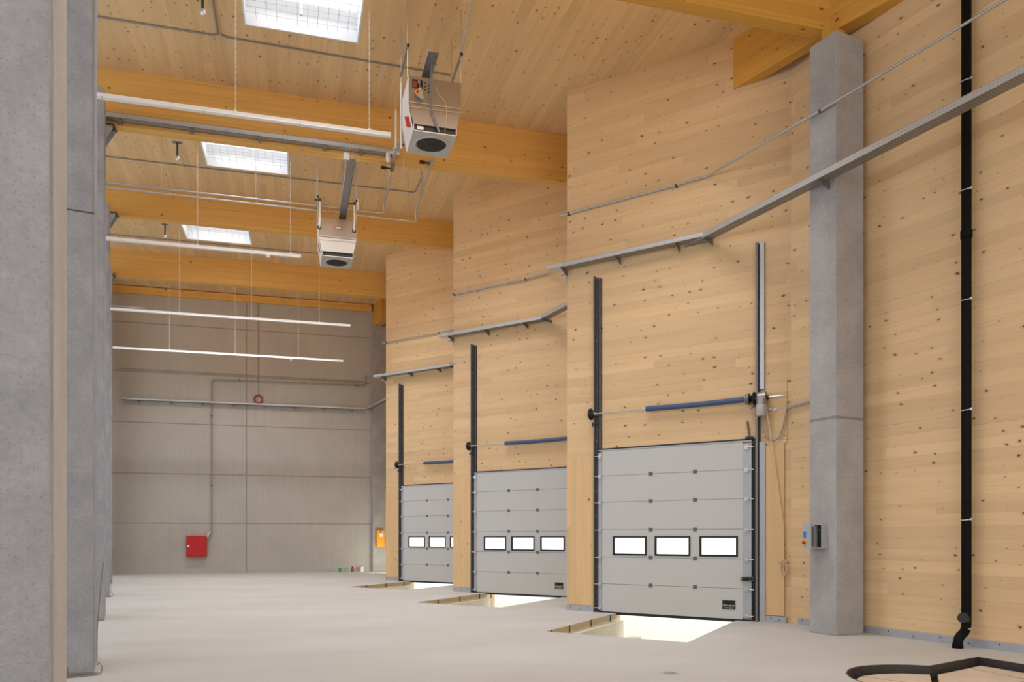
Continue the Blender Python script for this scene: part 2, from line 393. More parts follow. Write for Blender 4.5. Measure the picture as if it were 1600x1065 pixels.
# cladding boards with upright grain beside the doors, base plates
tn = 0
def trim(mb, mat, grain=None):
    global tn; tn += 1
    return struct(mb.build('trim_%d' % tn, mat, grain=grain))
for k in range(3):
    fn = lambda s, d, z, k=k: F(s, d, z, k)
    trim(MB().fbox(fn, 0.0, .655, 0, .012, .12, 3.11), M['ply_wood'], (0, 0, 1))
    trim(MB().fbox(fn, 0.0, .655, 0, .009, 2.72, 3.115), M['wall_wood'], tuple(F(1, 0, 0)-F(0, 0, 0)))
    if k == 0:
        trim(MB().fbox(fn, 4.02, 4.34, 0, .03, .12, 3.13), M['ply_wood'], (0, 0, 1))
        trim(MB().fbox(fn, 4.02, 4.385, 0, .015, 3.13, 4.25), M['wall_wood'], tuple(F(1, 0, 0)-F(0, 0, 0)))
def base_plate(fn, s0, s1, d, label, step=.42):
    t = thing('base_plate', label, 'base plate', fn(s0, 0, 0), 'screwed galvanised base plates')
    MB().fbox(fn, s0, s1, 0, d, 0, .112).build('plate', M['galv_plate'], t)
    mb = MB(); q = s0+.1; i = 0
    while q < s1-.04:
        z = .045 if i % 2 else .075
        mb.mark().cyl(fn(q, d, z), fn(q, d+.006, z), .011, 8); q += step; i += 1
    mb.each('screw', M['dark_steel'], t)
base_plate(lambda s, d, z: W(10.39-d, 9.95-s, z), 0.05, 9.5, .02, 'long grey steel base plate along the bare timber wall behind the drain pipe')
for k, lb in enumerate(('grey steel base plate left of the nearest door', 'grey steel base plate left of the middle door', 'grey steel base plate left of the farthest door')):
    fn = lambda s, d, z, k=k: F(s, d, z, k)
    base_plate(fn, 0.0, .65, .03, lb, .2)
base_plate(lambda s, d, z: F(s, d, z), 4.02, 4.38, .045, 'short grey steel base plate between nearest door and column', .14)

# ---------------------------------------------------------------- columns
def column(a0, a1, b0, b1, z1, name, mat, label, cat, group, ch=.012, pour=None):
    t = W((a0+a1)/2, (b0+b1)/2, 0)
    mb = MB(); mb.fbox(lambda a, b, z: W(a, b, z), a0, a1, b0, b1, 0, z1)
    o = mb.build(name, mat, origin=t, bevel=ch); tag(o, label, cat, group); return o
M['conc_c1'] = concrete('concrete_column_jointed', (.315, .305, .31), (.41, .40, .40), scale=1.5, pores=.4, joints=[3.31])
column(9.68, 10.285, 8.49, 9.0, 9.17, 'concrete_column', M['conc_c1'], 'square grey concrete column right of the nearest door, carrying the beam corner', 'column', None)
column(9.68, 10.285, 32.98, 33.9, 10.62, 'concrete_column', M['conc_col'], 'shaded concrete column at right end of the back wall, holding the orange box', 'column', None)
LP = [(3.86, 4.89), (9.73, 10.95), (15.9, 17.0), (22.1, 23.2), (28.25, 29.3)]
LL = ['nearest broad concrete pier filling the left edge of the picture', 'second concrete pier on the left, wire bent at its foot', 'third concrete pier on the left with a steel bracket on top', 'fourth concrete pier on the left, thin slice before the back wall', 'farthest concrete pier of the left row']
for i, ((b0, b1), lb) in enumerate(zip(LP, LL)):
    h = 9.55+.3*(i-2)
    if i < 2: h = 9.0
    column(-.85, -.27, b0, b1, h if i > 1 else 9.45, 'concrete_pier', M['conc_left'], lb, 'pier', None, ch=.02)
column(-.95, -.33, 33.9, 34.6, 11.1, 'concrete_pier', M['conc_col'], 'dark narrow corner pier where left row meets the back wall', 'pier', None)
M['conc_lit'] = concrete('concrete_pier_lit_side', (.46, .455, .45), (.55, .545, .54), scale=1.2, pores=.1)
trim(MB().fbox(lambda a, b, z: W(a, b, z), -.272, -.266, 3.99, 4.885, 0, 9.4), M['conc_lit'])  # added sheet, light falling on the near pier's side painted as paler concrete
# horizontal pour line + lime washed streak on the second pier: thin recessed joint strip
trim(MB().fbox(lambda a, b, z: W(a, b, z), -.85, -.268, 9.728, 9.74, 5.02, 5.035), M['dark_steel'])

# ---------------------------------------------------------------- beams
def xbeam(y0, zb, a0, a1, label, mat=M['beam_wood'], w=.24):
    """glulam beam across the hall along x"""
    def xa(a, y): return (a+y*(-SP)*0-y*SP)/CP
    x0 = (a0-y0*SP)/CP; x1 = (a1-y0*SP)/CP
    zt = lambda y: roofz(0, y)+.02
    mb = MB().hexa([(x0, y0, zb), (x1, y0, zb), (x1, y0+w, zb), (x0, y0+w, zb), (x0, y0, zt(y0)), (x1, y0, zt(y0)), (x1, y0+w, zt(y0+w)), (x0, y0+w, zt(y0+w))])
    o = mb.build('glulam_beam', mat, grain=(1, 0, 0), origin=((x0+x1)/2, y0, zb)); tag(o, label, 'beam', None); return o
xbeam(10.66, 9.5, -1.2, 10.16, 'deep orange timber beam landing on the concrete column at upper right', M['deep_beam'])
xbeam(17.03, 9.60, -1.2, 10.2, 'nearest long orange beam across the hall behind the big heater')
xbeam(23.38, 10.20, -1.2, 10.2, 'second orange beam across the hall behind the smaller heater')
xbeam(29.47, 10.40, -1.2, 10.2, 'third orange beam just before the concrete back wall')
def lbeam(pL0, pL1, w, z0, z1, label):
    (a0, b0), (a1, b1) = pL0, pL1
    P0, P1 = W(a0, b0, 0), W(a1, b1, 0); d = (P1-P0).normalized(); n = Vector((d.y, -d.x, 0))
    if (W(1, 0, 0)-W(0, 0, 0)).dot(n) < 0: n = -n
    n *= w
    def T(p): return Vector((p.x, p.y, roofz(p.x, p.y)+.02))
    def Bz(p, z): return Vector((p.x, p.y, z))
    mb = MB().hexa([Bz(P0, z0), Bz(P1, z1), Bz(P1+n, z1), Bz(P0+n, z0), T(P0), T(P1), T(P1+n), T(P0+n)])
    o = mb.build('glulam_beam', M['deep_beam'], grain=tuple(P1-P0), origin=Bz(P0, z0)); tag(o, label, 'beam'); return o
lbeam((9.86, 11.2), (10.08, 8.9), .19, 9.57, 9.52, 'short orange beam between the timber facade and the near column top')
lbeam((10.035, 8.98), (10.42, 6.5), .25, 9.47, 9.42, 'orange beam running from the near column towards the viewer at the top edge')
lbeam((9.75, 32.0), (9.75, 33.4), .3, 10.56, 10.58, 'short orange beam on the far shaded column')
# steel seat + timber packer on the near column
trim(MB().fbox(lambda a, b, z: W(a, b, z), 9.92, 10.2, 8.78, 8.98, 9.17, 9.52), M['deep_beam'], (1, 0, 0))
# ledger with bolts on back wall
t = thing('wall_plate_beam', 'orange timber ledger with bolts along top of the concrete back wall', 'beam', (-2, YEND, 11.2))
MB().box(-8.5, 3.25, YEND-.16, YEND, 11.22, 11.50).build('timber', M['beam_wood'], t, grain=(1, 0, 0))
mb = MB()
for i in range(14): mb.mark().cyl((-7.6+i*.8, YEND-.17, 11.36), (-7.6+i*.8, YEND-.16, 11.36), .045, 10)
mb.each('bolt', M['galv_plate'], t)
# steel corbels on the left piers
def corbel(x, y, z, label, sc=1.):
    t = thing('steel_bracket', label, 'bracket', (x, y, z), 'steel brackets on the left piers')
    mb = MB()
    for yy in (y, y+.22):
        mb.add([(x-.28, yy, z), (x+.30*sc, yy, z), (x+.30*sc, yy, z-.06), (x+.10, yy, z-.42*sc), (x-.28, yy, z-.42*sc),
                (x-.28, yy+.012, z), (x+.30*sc, yy+.012, z), (x+.30*sc, yy+.012, z-.06), (x+.10, yy+.012, z-.42*sc), (x-.28, yy+.012, z-.42*sc)],
               [(0, 1, 2, 3, 4), (9, 8, 7, 6, 5), (0, 5, 6, 1), (1, 6, 7, 2), (2, 7, 8, 3), (3, 8, 9, 4), (4, 9, 5, 0)])
    mb.build('gusset_plate', M['galv_plate'], t)
    MB().box(x-.28, x+.33*sc, y-.05, y+.28, z, z+.02).build('seat_plate', M['dark_steel'], t)
corbel(-3.72, 16.95, 9.55, 'steel bracket under the nearest long beam, at the left piers')
corbel(-4.93, 23.15, 10.15, 'steel bracket under the second long beam, at the left piers', 1.1)
corbel(-6.12, 29.3, 10.36, 'small steel bracket under the third long beam, at the left piers', .8)

# ---------------------------------------------------------------- skylights
def skylight(x0, x1, y0, y1, label, opener=False):
    xa, xb = min(x0, x1), max(x0, x1)
    t = thing('skylight', label, 'skylight', ((xa+xb)/2, (y0+y1)/2, roofz(0, (y0+y1)/2)), 'square white roof skylights')
    e = .03
    mb = MB()
    def slab(ax, bx, ay, by):
        z0, z1 = .0, .55
        mb.hexa([(ax, ay, roofz(0, ay)+z0), (bx, ay, roofz(0, ay)+z0), (bx, by, roofz(0, by)+z0), (ax, by, roofz(0, by)+z0),
                 (ax, ay, roofz(0, ay)+z1), (bx, ay, roofz(0, ay)+z1), (bx, by, roofz(0, by)+z1), (ax, by, roofz(0, by)+z1)])
    slab(xa, xa+e, y0, y1); slab(xb-e, xb, y0, y1); slab(xa+e, xb-e, y0, y0+e); slab(xa+e, xb-e, y1-e, y1)
    mb.build('curb', M['curb'], t)
    rz = lambda y, h: roofz(0, y)+h
    MB().hexa([(xa, y0, rz(y0, .56)), (xb, y0, rz(y0, .56)), (xb, y1, rz(y1, .56)), (xa, y1, rz(y1, .56)), (xa, y0, rz(y0, .58)), (xb, y0, rz(y0, .58)), (xb, y1, rz(y1, .58)), (xa, y1, rz(y1, .58))]).build('pane', M['pane_sky'], t)
    mb = MB(); h = .14; w = .003
    n = int((xb-xa-.06)/.18)
    for i in range(1, n+1):
        x = xa+.03+i*(xb-xa-.06)/(n+1); mb.bar((x, y0+e, rz(y0+e, h)), (x, y1-e, rz(y1-e, h)), w*2, w*2)
    n = int((y1-y0)/.19)
    for i in range(1, n+1):
        y = y0+i*(y1-y0)/(n+1); mb.bar((xa+e, y, rz(y, h)), (xb-e, y, rz(y, h)), w*2, w*2)
    mb.build('safety_net', M['wire'], t)
    if opener:
        mb = MB(); xm = (xa+xb)/2
        mb.mark().cyl((xm-.02, y1-.5, rz(y1-.5, .05)), (xm-.02, y1-.5, rz(y1-.5, .54)), .022, 10)
        mb.mark().cyl((xm-.62, y1-.38, rz(y1-.4, .10)), (xm-.52, y1-.55, rz(y1-.4, .54)), .012, 8)
        mb.each('opener', M['alu'], t)
    L = bpy.data.lights.new('skylight_lamp', 'AREA'); L.shape = 'RECTANGLE'; L.size = xb-xa-.3; L.size_y = (y1-y0)-.3
    L.energy = SKY_W*(xb-xa)*(y1-y0); L.color = (.93, .97, 1.)
    lo = bpy.data.objects.new('skylight_lamp', L); COL.objects.link(lo); lo.location = ((xa+xb)/2, (y0+y1)/2, rz((y0+y1)/2, .42))
SKY_W = 3.2
skylight(*SKY[0], 'largest and nearest skylight cut off by the top edge, mesh net inside', True)
skylight(*SKY[1], 'middle skylight between the first and second beams')
skylight(*SKY[2], 'farthest skylight in view, between second and third beams')
for q in SKYB: skylight(*q, 'skylight outside the picture, lighting the hall from above')

# grey surface conduits on the ceiling
def cz(x, y, h=.02): return (x, y, roofz(x, y)-h)
def cond_obj(name, pts, r, label, cat, mat=None, group=None, clips=None):
    mb = MB().tube(pts, r, 8); o = mb.build(name, mat or M['seam'], origin=pts[0]); tag(o, label, cat, group); return o
cond_obj('ceiling_conduit', [cz(-3.9, 15.2), cz(-1.4, 15.2), cz(-1.32, 15.14), cz(-1.32, 10.9)], .016, 'grey conduit on the ceiling left of nearest skylight, turning toward the viewer', 'conduit')
cond_obj('ceiling_conduit', [cz(-1.26, 15.14), cz(-1.18, 15.2), cz(3.0, 15.28)], .016, 'grey conduit on the ceiling running beneath the nearest skylight edge to the big heater', 'conduit')
cond_obj('ceiling_conduit', [cz(-5.1, 21.42), cz(3.15, 21.42), cz(3.19, 21.3), cz(3.2, 20.3)], .016, 'grey ceiling conduit along the middle skylight, bending at its right end', 'conduit')
cond_obj('ceiling_conduit', [cz(-6.3, 27.78), cz(2.0, 27.78)], .016, 'thin grey ceiling conduit along the far edge of farthest skylight', 'conduit')
# small hanging actuators left of skylights
def hanger(x, y, label):
    z = roofz(x, y)
    t = thing('smoke_sensor', label, 'sensor', (x, y, z), 'small sensors hung on stubs from the ceiling')
    MB().box(x-.10, x+.10, y-.05, y+.05, z-.012, z+.004).build('mounting_plate', M['mid_steel'], t)
    MB().cyl((x, y, z), (x, y, z-.36), .022, 10).build('stem', M['dark_steel'], t)
    MB().tube([(x, y, z-.34), (x, y, z-.39), (x+.02, y, z-.43)], [.045, .05, .025], 12).build('head', M['alu'], t)
    MB().tube([(x+.03, y, z-.02), (x+.14, y+.2, z-.2), (x+.22, y+.6, z-.04)], .004, 6).build('cable', M['cable'], t)
hanger(-2.66, 20.1, 'small ceiling sensor on dark stub left of the middle skylight')
hanger(-3.83, 26.28, 'small ceiling sensor on dark stub left of the farthest skylight')
hanger(-1.45, 13.9, 'small ceiling sensor at the top edge left of nearest skylight')

# ---------------------------------------------------------------- luminaires
def chain(mb, x, y, z0, z1, r=.010):
    n = max(4, int((z1-z0)/.055)); h = (z1-z0)/n
    for i in range(n):
        c = z0+(i+.5)*h; ax = (1, 0) if i % 2 else (0, 1)
        pts = [(x+ax[0]*r*math.cos(t)*1.1, y+ax[1]*r*math.cos(t)*1.1, c+h*.62*math.sin(t)) for t in [j*math.pi/3 for j in range(6)]]
        mb.tube(pts, .0032, 4, closed=True)
def luminaire(x0, x1, y, z, chains, label, sensor=None, wirex=None, ch_z=None):
    t = thing('linear_luminaire', label, 'ceiling light', (x1, y, z), 'rows of slim white strip lights on chains')
    L = 1.5; x = x1; i = 0
    mb = MB()
    while x > x0:
        xs = max(x0, x-L); mb.box(xs, x, y-.028, y+.028, z, z+.045); x = xs
    mb.build('mounting_rail', M['white_metal'], t)
    x = x1; mb = MB()
    while x > x0:
        xs = max(x0, x-L)
        mb.hexa([(xs+.008, y-.040, z-.030), (x-.004, y-.040, z-.030), (x-.004, y+.040, z-.030), (xs+.008, y+.040, z-.030), (xs+.008, y-.028, z), (x-.004, y-.028, z), (x-.004, y+.028, z), (xs+.008, y+.028, z)]); x = xs
    mb.build('diffuser', M['lamp_body'], t)
    MB().box(x1, x1+.012, y-.042, y+.042, z-.032, z+.047).build('end_cap', M['white_metal'], t)
    for cx_ in chains:
        mb = MB(); chain(mb, cx_, y, z+.06, ch_z or roofz(cx_, y)); 
        mb.build('chain', M['white_metal'], t)
        MB().box(cx_-.02, cx_+.02, y-.034, y+.034, z+.02, z+.065).build('clip', M['white_metal'], t)
    if sensor is not None:
        MB().tube([(sensor, y, z-.03), (sensor, y, z-.07), (sensor, y, z-.10)], [.05, .05, .02], 12).build('motion_sensor', M['white_metal'], t)
    if wirex: MB().tube([(wirex[0], y-.02, z+.10), (wirex[1]-.1, y-.02, z+.10), (wirex[1], y-.02, z+.045)], .006, 6).build('loose_wire', M['white_metal'], t)
luminaire(-4.2, 1.6, 13.66, 8.42, [1.249, -.92, -3.1], 'nearest strip light, hung in front of the first beam and tray')
luminaire(-5.4, .165, 20.18, 8.43, [-.074, -2.219, -4.36], 'second strip light, left of the smaller heater, with motion sensor', sensor=-.60)
luminaire(-6.6, 1.79, 26.45, 8.45, [-3.432, -1.30, .802, -5.55], 'third strip light in front of the dark top of the back wall', wirex=(-5.6, -4.4))
luminaire(-7.8, 1.87, 31.7, 8.42, [-4.46, -2.15, .17, -6.7], 'lowest and farthest strip light against the concrete back wall', sensor=-.1)

# ---------------------------------------------------------------- cable trays
def tray(name, fn, s0, s1, d0, d1, z, label, h=.085, brackets=(), bw=.04, endcut=True, side=1):
    t = thing(name, label, 'cable tray', fn(s0, d0, z), 'perforated galvanised cable trays')
    g = fn(1, d0, z)-fn(0, d0, z)
    mb = MB(); mb.fbox(fn, s0, s1, d0, d1, z, z+.004); mb.build('perforated_base', M['tray'], t, grain=tuple(g))
    for dd, e in ((d0, .004), (d1-.004, .004)):
        mb = MB(); mb.fbox(fn, s0, s1, dd, dd+e, z, z+h)
        if dd == d0: mb.fbox(fn, s0, s1, dd, dd+.012, z+h-.004, z+h)
        else: mb.fbox(fn, s0, s1, dd-.008, dd+e, z+h-.004, z+h)
        mb.build('side_rail', M['tray_side'] if h > .05 else M['galv'], t, grain=tuple(g))
    for q, dw in brackets:      # triangular cantilever down to the wall at distance dw
        mb = MB(); lo, hi = min(d0, dw), max(d1, dw)
        if dw <= d0: tri = [(dw, z), (d1, z), (d1, z-.02), (dw, z-.11)]
        else: tri = [(dw, z), (d0, z), (d0, z-.02), (dw, z-.11)]
        vs = [fn(q, d, zz) for d, zz in tri]+[fn(q+bw*.35, d, zz) for d, zz in tri]
        mb.add(vs, [(0, 1, 2, 3), (7, 6, 5, 4), (0, 4, 5, 1), (1, 5, 6, 2), (2, 6, 7, 3), (3, 7, 4, 0)])
        mb.build('bracket', M['mid_steel'], t)
    return t
tl = ['cable tray on the facade above the nearest door', 'cable tray on the facade above the middle door', 'cable tray on the facade above the farthest door']
for k in range(3):
    fn = lambda s, d, z, k=k: F(s, d, z, k)
    t = tray('cable_tray', fn, -.02, 2.98, .06, .26, 6.93+.02*k, tl[k], brackets=[(.0, 0), (1.2, 0), (2.42, 0)])
    # bright joint piece past the corner
    MB().fbox(fn, -.33, .05, .045, .275, 6.935+.02*k, 6.945+.02*k).fbox(fn, -.33, .05, .262, .275, 6.94+.02*k, 7.02+.02*k).build('joint_plate', M['alu'], t)
    MB().fbox(fn, -.10, .0, .02, .12, 6.83+.02*k, 6.86+.02*k).fbox(fn, -.03, .0, -.05, .02, 6.72+.02*k, 6.86+.02*k).build('corner_bracket', M['galv'], t)
cf = lambda s, d, z: W(9.66-d, s, z)
tray('cable_tray', cf, -1., 11.75, .04, .24, 6.90, 'long perforated tray crossing the near column and the drain pipe, top right', h=.10, brackets=[(8.6, -.02), (11.2, .02)])
tray('cable_tray', lambda s, d, z: W(9.66-d, s+PER, z), 8.6, 11.75, .04, .24, 6.96, 'short sloping-looking tray continuing to the right of the middle door', h=.09, brackets=[(11.2, -.3)])
tray('cable_tray', lambda s, d, z: W(9.66-d, s+2*PER, z), 8.6, 11.75, .04, .24, 6.96, 'tray end continuing right of the farthest door', h=.09, brackets=[(11.2, -.3)])
tray('cable_tray', lambda s, d, z: W(9.66-d, s, z), 26.6, 33.2, .04, .20, 6.97, 'dark tray crossing the far shaded column', h=.09)
bw_ = lambda s, d, z: Vector((s, YEND-d, z))
tray('cable_tray', bw_, -6.6, 2.95, .03, .20, 6.96, 'long thin tray running across the concrete back wall', h=.075, brackets=[(q, 0) for q in (-6.0, -4.8, -3.6, -2.4, -1.2, 0, 1.2, 2.4)])
bb = lambda s, d, z: Vector((s, 17.03-d, z))
t = tray('cable_tray', bb, -4.0, 2.1, .03, .19, 9.66, 'perforated tray fixed along the front of the nearest long beam', h=.10)
for q in (-3.3, -2.0, -.7, .6, 1.35): MB().fbox(bb, q, q+.05, 0, .17, 9.61, 9.655).build('clamp', M['mid_steel'], t)
# tray along the hall to the smaller heater
hb = lambda s, d, z: Vector((1.06+d, s, z))
t = tray('cable_tray', hb, 16.45, 20.0, 0, .17, 9.25, 'perforated tray dropping from the beam tray to the smaller heater', h=.05)
MB().box(.98, 1.10, 16.40, 16.43, 9.20, 9.34).build('end_plate', M['alu'], t)
for q in (1.06, 1.20): MB().tube([(q, 16.9, 9.27), (q-.02, 16.88, 9.42), (q, 16.86, 9.63)], .006, 6).build('hanger_strap', M['alu'], t)
hb2 = lambda s, d, z: Vector((2.10+d, s, z))
tray('cable_tray', hb2, 12.62, 14.0, 0, .17, 9.34, 'short tray above the big heater with cables hanging from its end', h=.06)

# wall conduits
for k, lb in enumerate(('thin steel conduit high above the nearest door, running past the column to upper right', 'thin steel conduit high above the middle door', 'thin steel conduit high above the farthest door')):
    pts = [F(-.12, .05, 8.07+.05*k, k), F(2.45, .05, 8.08+.05*k, k), F(2.62, .06, 8.09+.05*k, k), W(9.62, 11.35+PER*k, 8.10+.05*k)]
    if k == 0: pts += [W(9.62, 11.0, 8.1), W(9.62, 8.7, 8.04), W(9.62, -1., 7.98)]
    else: pts += [W(9.62, 11.0+PER*k, 8.13), W(9.62, 9.2+PER*k, 8.13)]
    t = thing('wall_conduit', lb, 'conduit', pts[0], 'steel wall conduits')
    MB().tube(pts, .020, 10).build('tube', M['galv'], t)
    mb = MB()
    for q in (.05, 2.36): mb.mark().cyl(F(q, .05, 8.075+.05*k, k), F(q+.03, .05, 8.075+.05*k, k), .029, 10); mb.fbox(lambda s, d, z: F(s, d, z, k), q, q+.03, 0, .05, 8.04+.05*k, 8.05+.05*k)
    if k == 0: mb.mark().cyl(W(9.62, 8.72, 8.04), W(9.62, 8.75, 8.04), .029, 10)
    mb.each('clip', M['dark_steel'], t)
t = thing('cable_duct', 'short grey cable conduit from the door motor cable to the column', 'conduit', F(ALEN, .03, 3.75))
MB().bar(F(4.38, .035, 3.72), W(10.34, 9.05, 3.79), .03, .035).build('tube', M['cable'], t)

# ---------------------------------------------------------------- drain pipe
t = thing('drain_pipe', 'tall black drain pipe on the timber wall at far right, elbow at floor', 'pipe', W(10.27, 6.83, 0))
pa, pb = 10.27, 6.83; R = .062
MB().tube([W(pa, pb, 9.9), W(pa, pb, .33), W(pa-.01, pb, .26), W(pa-.05, pb-.0, .20), W(pa-.12, pb, .165), W(pa-.165, pb, .12), W(pa-.185, pb, .05), W(pa-.185, pb, .0)], R, 24).build('pipe', M['pipe_black'], t)
mb = MB()
for z in (5.6, ): mb.mark().cyl(W(pa, pb, z-.05), W(pa, pb, z+.05), R+.012, 24)
mb.mark().cyl(W(pa-.185, pb, 0), W(pa-.185, pb, .05), R+.008, 24)
mb.each('coupling', M['pipe_black'], t)
d_ = (W(-.75, -.25, .28)-W(0, 0, 0)).normalized()
p0 = W(pa, pb, .36)
MB().tube([p0, p0+d_*.14, p0+d_*.15, p0+d_*.155], [.058, .058, .072, .072], 24).build('cleanout_cap', M['black'], t)
for z in (7.68, 6.2, 4.71, 3.22, 1.735, .26):
    mb = MB(); mb.tube([W(pa+math.cos(q)*(R+.006), pb+math.sin(q)*(R+.006), z+.012*math.cos(q)) for q in [i*math.pi/9 for i in range(18)]], .007, 6, closed=True)
    mb.bar(W(pa+R, pb-.0, z), W(10.39, pb, z), .014, .014); mb.bar(W(pa-.02, pb-R-.004, z), W(pa-.02, pb-R-.035, z), .012, .03)
    mb.build('pipe_clamp', M['alu'], t)

# ---------------------------------------------------------------- sectional doors
JZ = [.02, .57, 1.10, 1.635, 2.18, 2.70, 3.19]
WIN = [(1.072, 1.766), (1.95, 2.639), (2.835, 3.527)]
def text_mesh(mb, body, size, fn):
    cu = bpy.data.curves.new('t', 'FONT'); cu.body = body; cu.size = size; cu.align_x = 'LEFT'; cu.resolution_u = 2
    o = bpy.data.objects.new('t', cu); COL.objects.link(o); dg = bpy.context.evaluated_depsgraph_get(); dg.update()
    me = bpy.data.meshes.new_from_object(o.evaluated_get(dg))
    mb.add([fn(v.co.x, v.co.y) for v in me.vertices], [tuple(p.vertices) for p in me.polygons])
    bpy.data.objects.remove(o); bpy.data.curves.remove(cu); bpy.data.meshes.remove(me)
def make_door():
    org = F(2.3, 0, 0)
    t = thing('door_1', 'nearest grey sectional door with three windows and black handle, right of it the column', 'door', org, None, 'structure')
    fn = F
    for i in range(6):
        z0, z1 = JZ[i]+.003, JZ[i+1]-.003
        mb = MB()
        if i == 2:
            zz = [z0, 1.147, 1.50, z1]; ss = [.82]+[v for w_ in WIN for v in w_]+[3.62]
            mb.fbox(fn, .82, 3.62, .0, .045, z0, zz[1]); mb.fbox(fn, .82, 3.62, .0, .045, zz[2], z1)
            for j in range(0, 8, 2): mb.fbox(fn, ss[j], ss[j+1], .0, .045, zz[1], zz[2])
        else: mb.fbox(fn, .82, 3.62, .0, .045, z0, z1)
        mb.build('panel', M['door_grey'], t)
    MB().fbox(fn, .82, 3.62, .004, .016, .02, 3.18).build('core', M['joint'], t)
    for (a, b) in WIN:
        mb = MB(); e = .035
        mb.fbox(fn, a-.01, b+.01, .0, .056, 1.137, 1.137+e); mb.fbox(fn, a-.01, b+.01, .0, .056, 1.51-e, 1.51)
        mb.fbox(fn, a-.01, a-.01+e, .0, .056, 1.137+e, 1.51-e); mb.fbox(fn, b+.01-e, b+.01, .0, .056, 1.137+e, 1.51-e)
        w_ = mb.build('window_frame', M['black'], t)
        w_['_o'] = list(org)
        MB().fbox(fn, a+.024, b-.024, .02, .026, 1.172, 1.475).build('pane', M['pane'], w_)
    for s0, s1 in ((.745, .818), (3.622, 3.78)):
        MB().fbox(fn, s0, s1, .0, .052, .05, 3.16).build('edge_strip', M['galv_plate'], t)
    MB().fbox(fn, .745, 3.78, .0, .05, 3.19, 3.215).build('top_profile', M['galv_plate'], t)
    MB().fbox(fn, .70, 3.80, .0, .03, 3.216, 3.245).build('top_seal', M['rubber'], t)
    MB().fbox(fn, .745, 3.84, .0, .05, -.03, .018).build('bottom_seal', M['rubber'], t)
    for i in range(1, 6):
        for q in (1.858, 2.737):
            MB().fbox(fn, q-.035, q+.035, .045, .055, JZ[i]-.035, JZ[i]+.035).build('hinge_plate', M['hinge'], t)
    for z in [.10]+JZ[1:6]+[3.10]:
        for q, sg in ((.79, -1), (3.70, 1)):
            mb = MB(); mb.fbox(fn, q-.035, q+.035, .052, .075, z-.05, z+.02)
            mb.cyl(F(q, .085, z-.01), F(q+sg*.13, .085, z-.01), .007, 8); mb.fbox(fn, q-.02, q+.02, .075, .10, z-.03, z)
            mb.build('roller_bracket', M['alu'], t)
    # badge
    MB().fbox(fn, 3.257, 3.492, .046, .056, .19, .352).build('badge', M['black'], t)
    mb = MB()
    def tf(x, y, s0, z0): return F(s0+x, .0575, z0+y)
    text_mesh(mb, 'Crawford', .045, lambda x, y: tf(x, y, 3.30, .247))
    text_mesh(mb, 'ASSA ABLOY', .032, lambda x, y: tf(x, y, 3.285, .207))
    for i in range(3): mb.add([F(3.275+i*.008, .0575, .247), F(3.275+i*.008+.005, .0575, .247), F(3.275+i*.008+.005, .0575, .275), F(3.275+i*.008, .0575, .275)], [(0, 1, 2, 3)])
    mb.build('badge_lettering', M['paper'], t)
    return t
door = make_door()
# handle only on the nearest door (hidden on the others)
d2 = dup(door, DB, 'middle grey sectional door, its right edge cut by the facade corner'); d2.name = 'door_2'
d3 = dup(door, DB*2, 'farthest grey sectional door with only two full windows showing', skip=('badge', 'badge_lettering')); d3.name = 'door_3'
h = MB().hexa([F(3.585, .06, .715), F(3.86, .06, .70), F(3.86, .06, .80), F(3.585, .06, .775), F(3.60, .10, .725), F(3.85, .10, .705), F(3.85, .10, .795), F(3.60, .10, .77)]).build('handle', M['black'], door, bevel=.012)
h['_o'] = list(F(2.3, 0, 0)); h['label'] = 'black handle with orange button'
MB().cyl(F(3.61, .10, .748), F(3.61, .107, .748), .018, 12).build('button', M['orange'], h)
mb = MB()
for q in (3.76, 3.79, 3.82):
    for zz in (.72, .78): mb.mark().cyl(F(q, .10, zz), F(q, .104, zz), .006, 8)
mb.each('screw', M['alu'], h)
bpy.context.view_layer.update()

# guide rails
def rail(kind, k, label):
    fn = lambda s, d, z: F(s, d, z, 0)
    t = thing('guide_rail', label, 'door rail', F(.73 if kind == 'L' else 3.93, 0, 0), 'upright door guide rails')
    if kind == 'L':
        MB().fbox(fn, .655, .672, 0, .10, 0, 6.68).fbox(fn, .672, .742, .0, .012, 0, 6.66).build('channel', M['mid_steel'], t)
        MB().fbox(fn, .672, .735, .012, .05, 0, 6.62).build('track', M['dark_steel'], t)
        MB().fbox(fn, .775, .80, -.0, .02, 3.25, 6.63).build('edge_angle', M['black'], t)
        MB().fbox(fn, .742, .775, .0, .012, 3.25, 6.64).build('web', M['mid_steel'], t)
        MB().fbox(fn, .635, .655, .0, .06, 0, 3.26).build('jamb_angle', M['galv_plate'], t)
        mb = MB()
        for i in range(12): mb.mark().cyl(F(.70, .05, .4+i*.5), F(.70, .054, .4+i*.5), .008, 6)
        mb.each('bolt', M['alu'], t)
    else:
        MB().fbox(fn, 3.842, 3.862, 0, .02, 3.25, 6.66).fbox(fn, 3.785, 3.862, 0, .02, 0, 3.25).build('edge_angle', M['black'], t)
        MB().fbox(fn, 3.862, 3.90, .0, .09, 0, 6.69).build('channel', M['mid_steel'], t)
        MB().fbox(fn, 3.90, 3.925, .0, .04, 0, 6.67).build('track', M['dark_steel'], t)
        MB().fbox(fn, 3.925, 4.0, .0, .045, 4.1, 6.69).build('upper_angle', M['galv'], t)
        MB().fbox(fn, 3.925, 4.018, .0, .06, 0, 3.17).build('jamb_angle', M['galv_plate'], t)
        mb = MB()
        for i in range(14): mb.mark().cyl(F(3.88, .09, .3+i*.47), F(3.88, .094, .3+i*.47), .007, 6)
        mb.each('bolt', M['alu'], t)
    return t
rl = rail('L', 0, 'upright door rail at left side of the nearest door')
dup(rl, DB, 'upright door rail at left side of the middle door'); dup(rl, DB*2, 'upright door rail at left side of the farthest door')
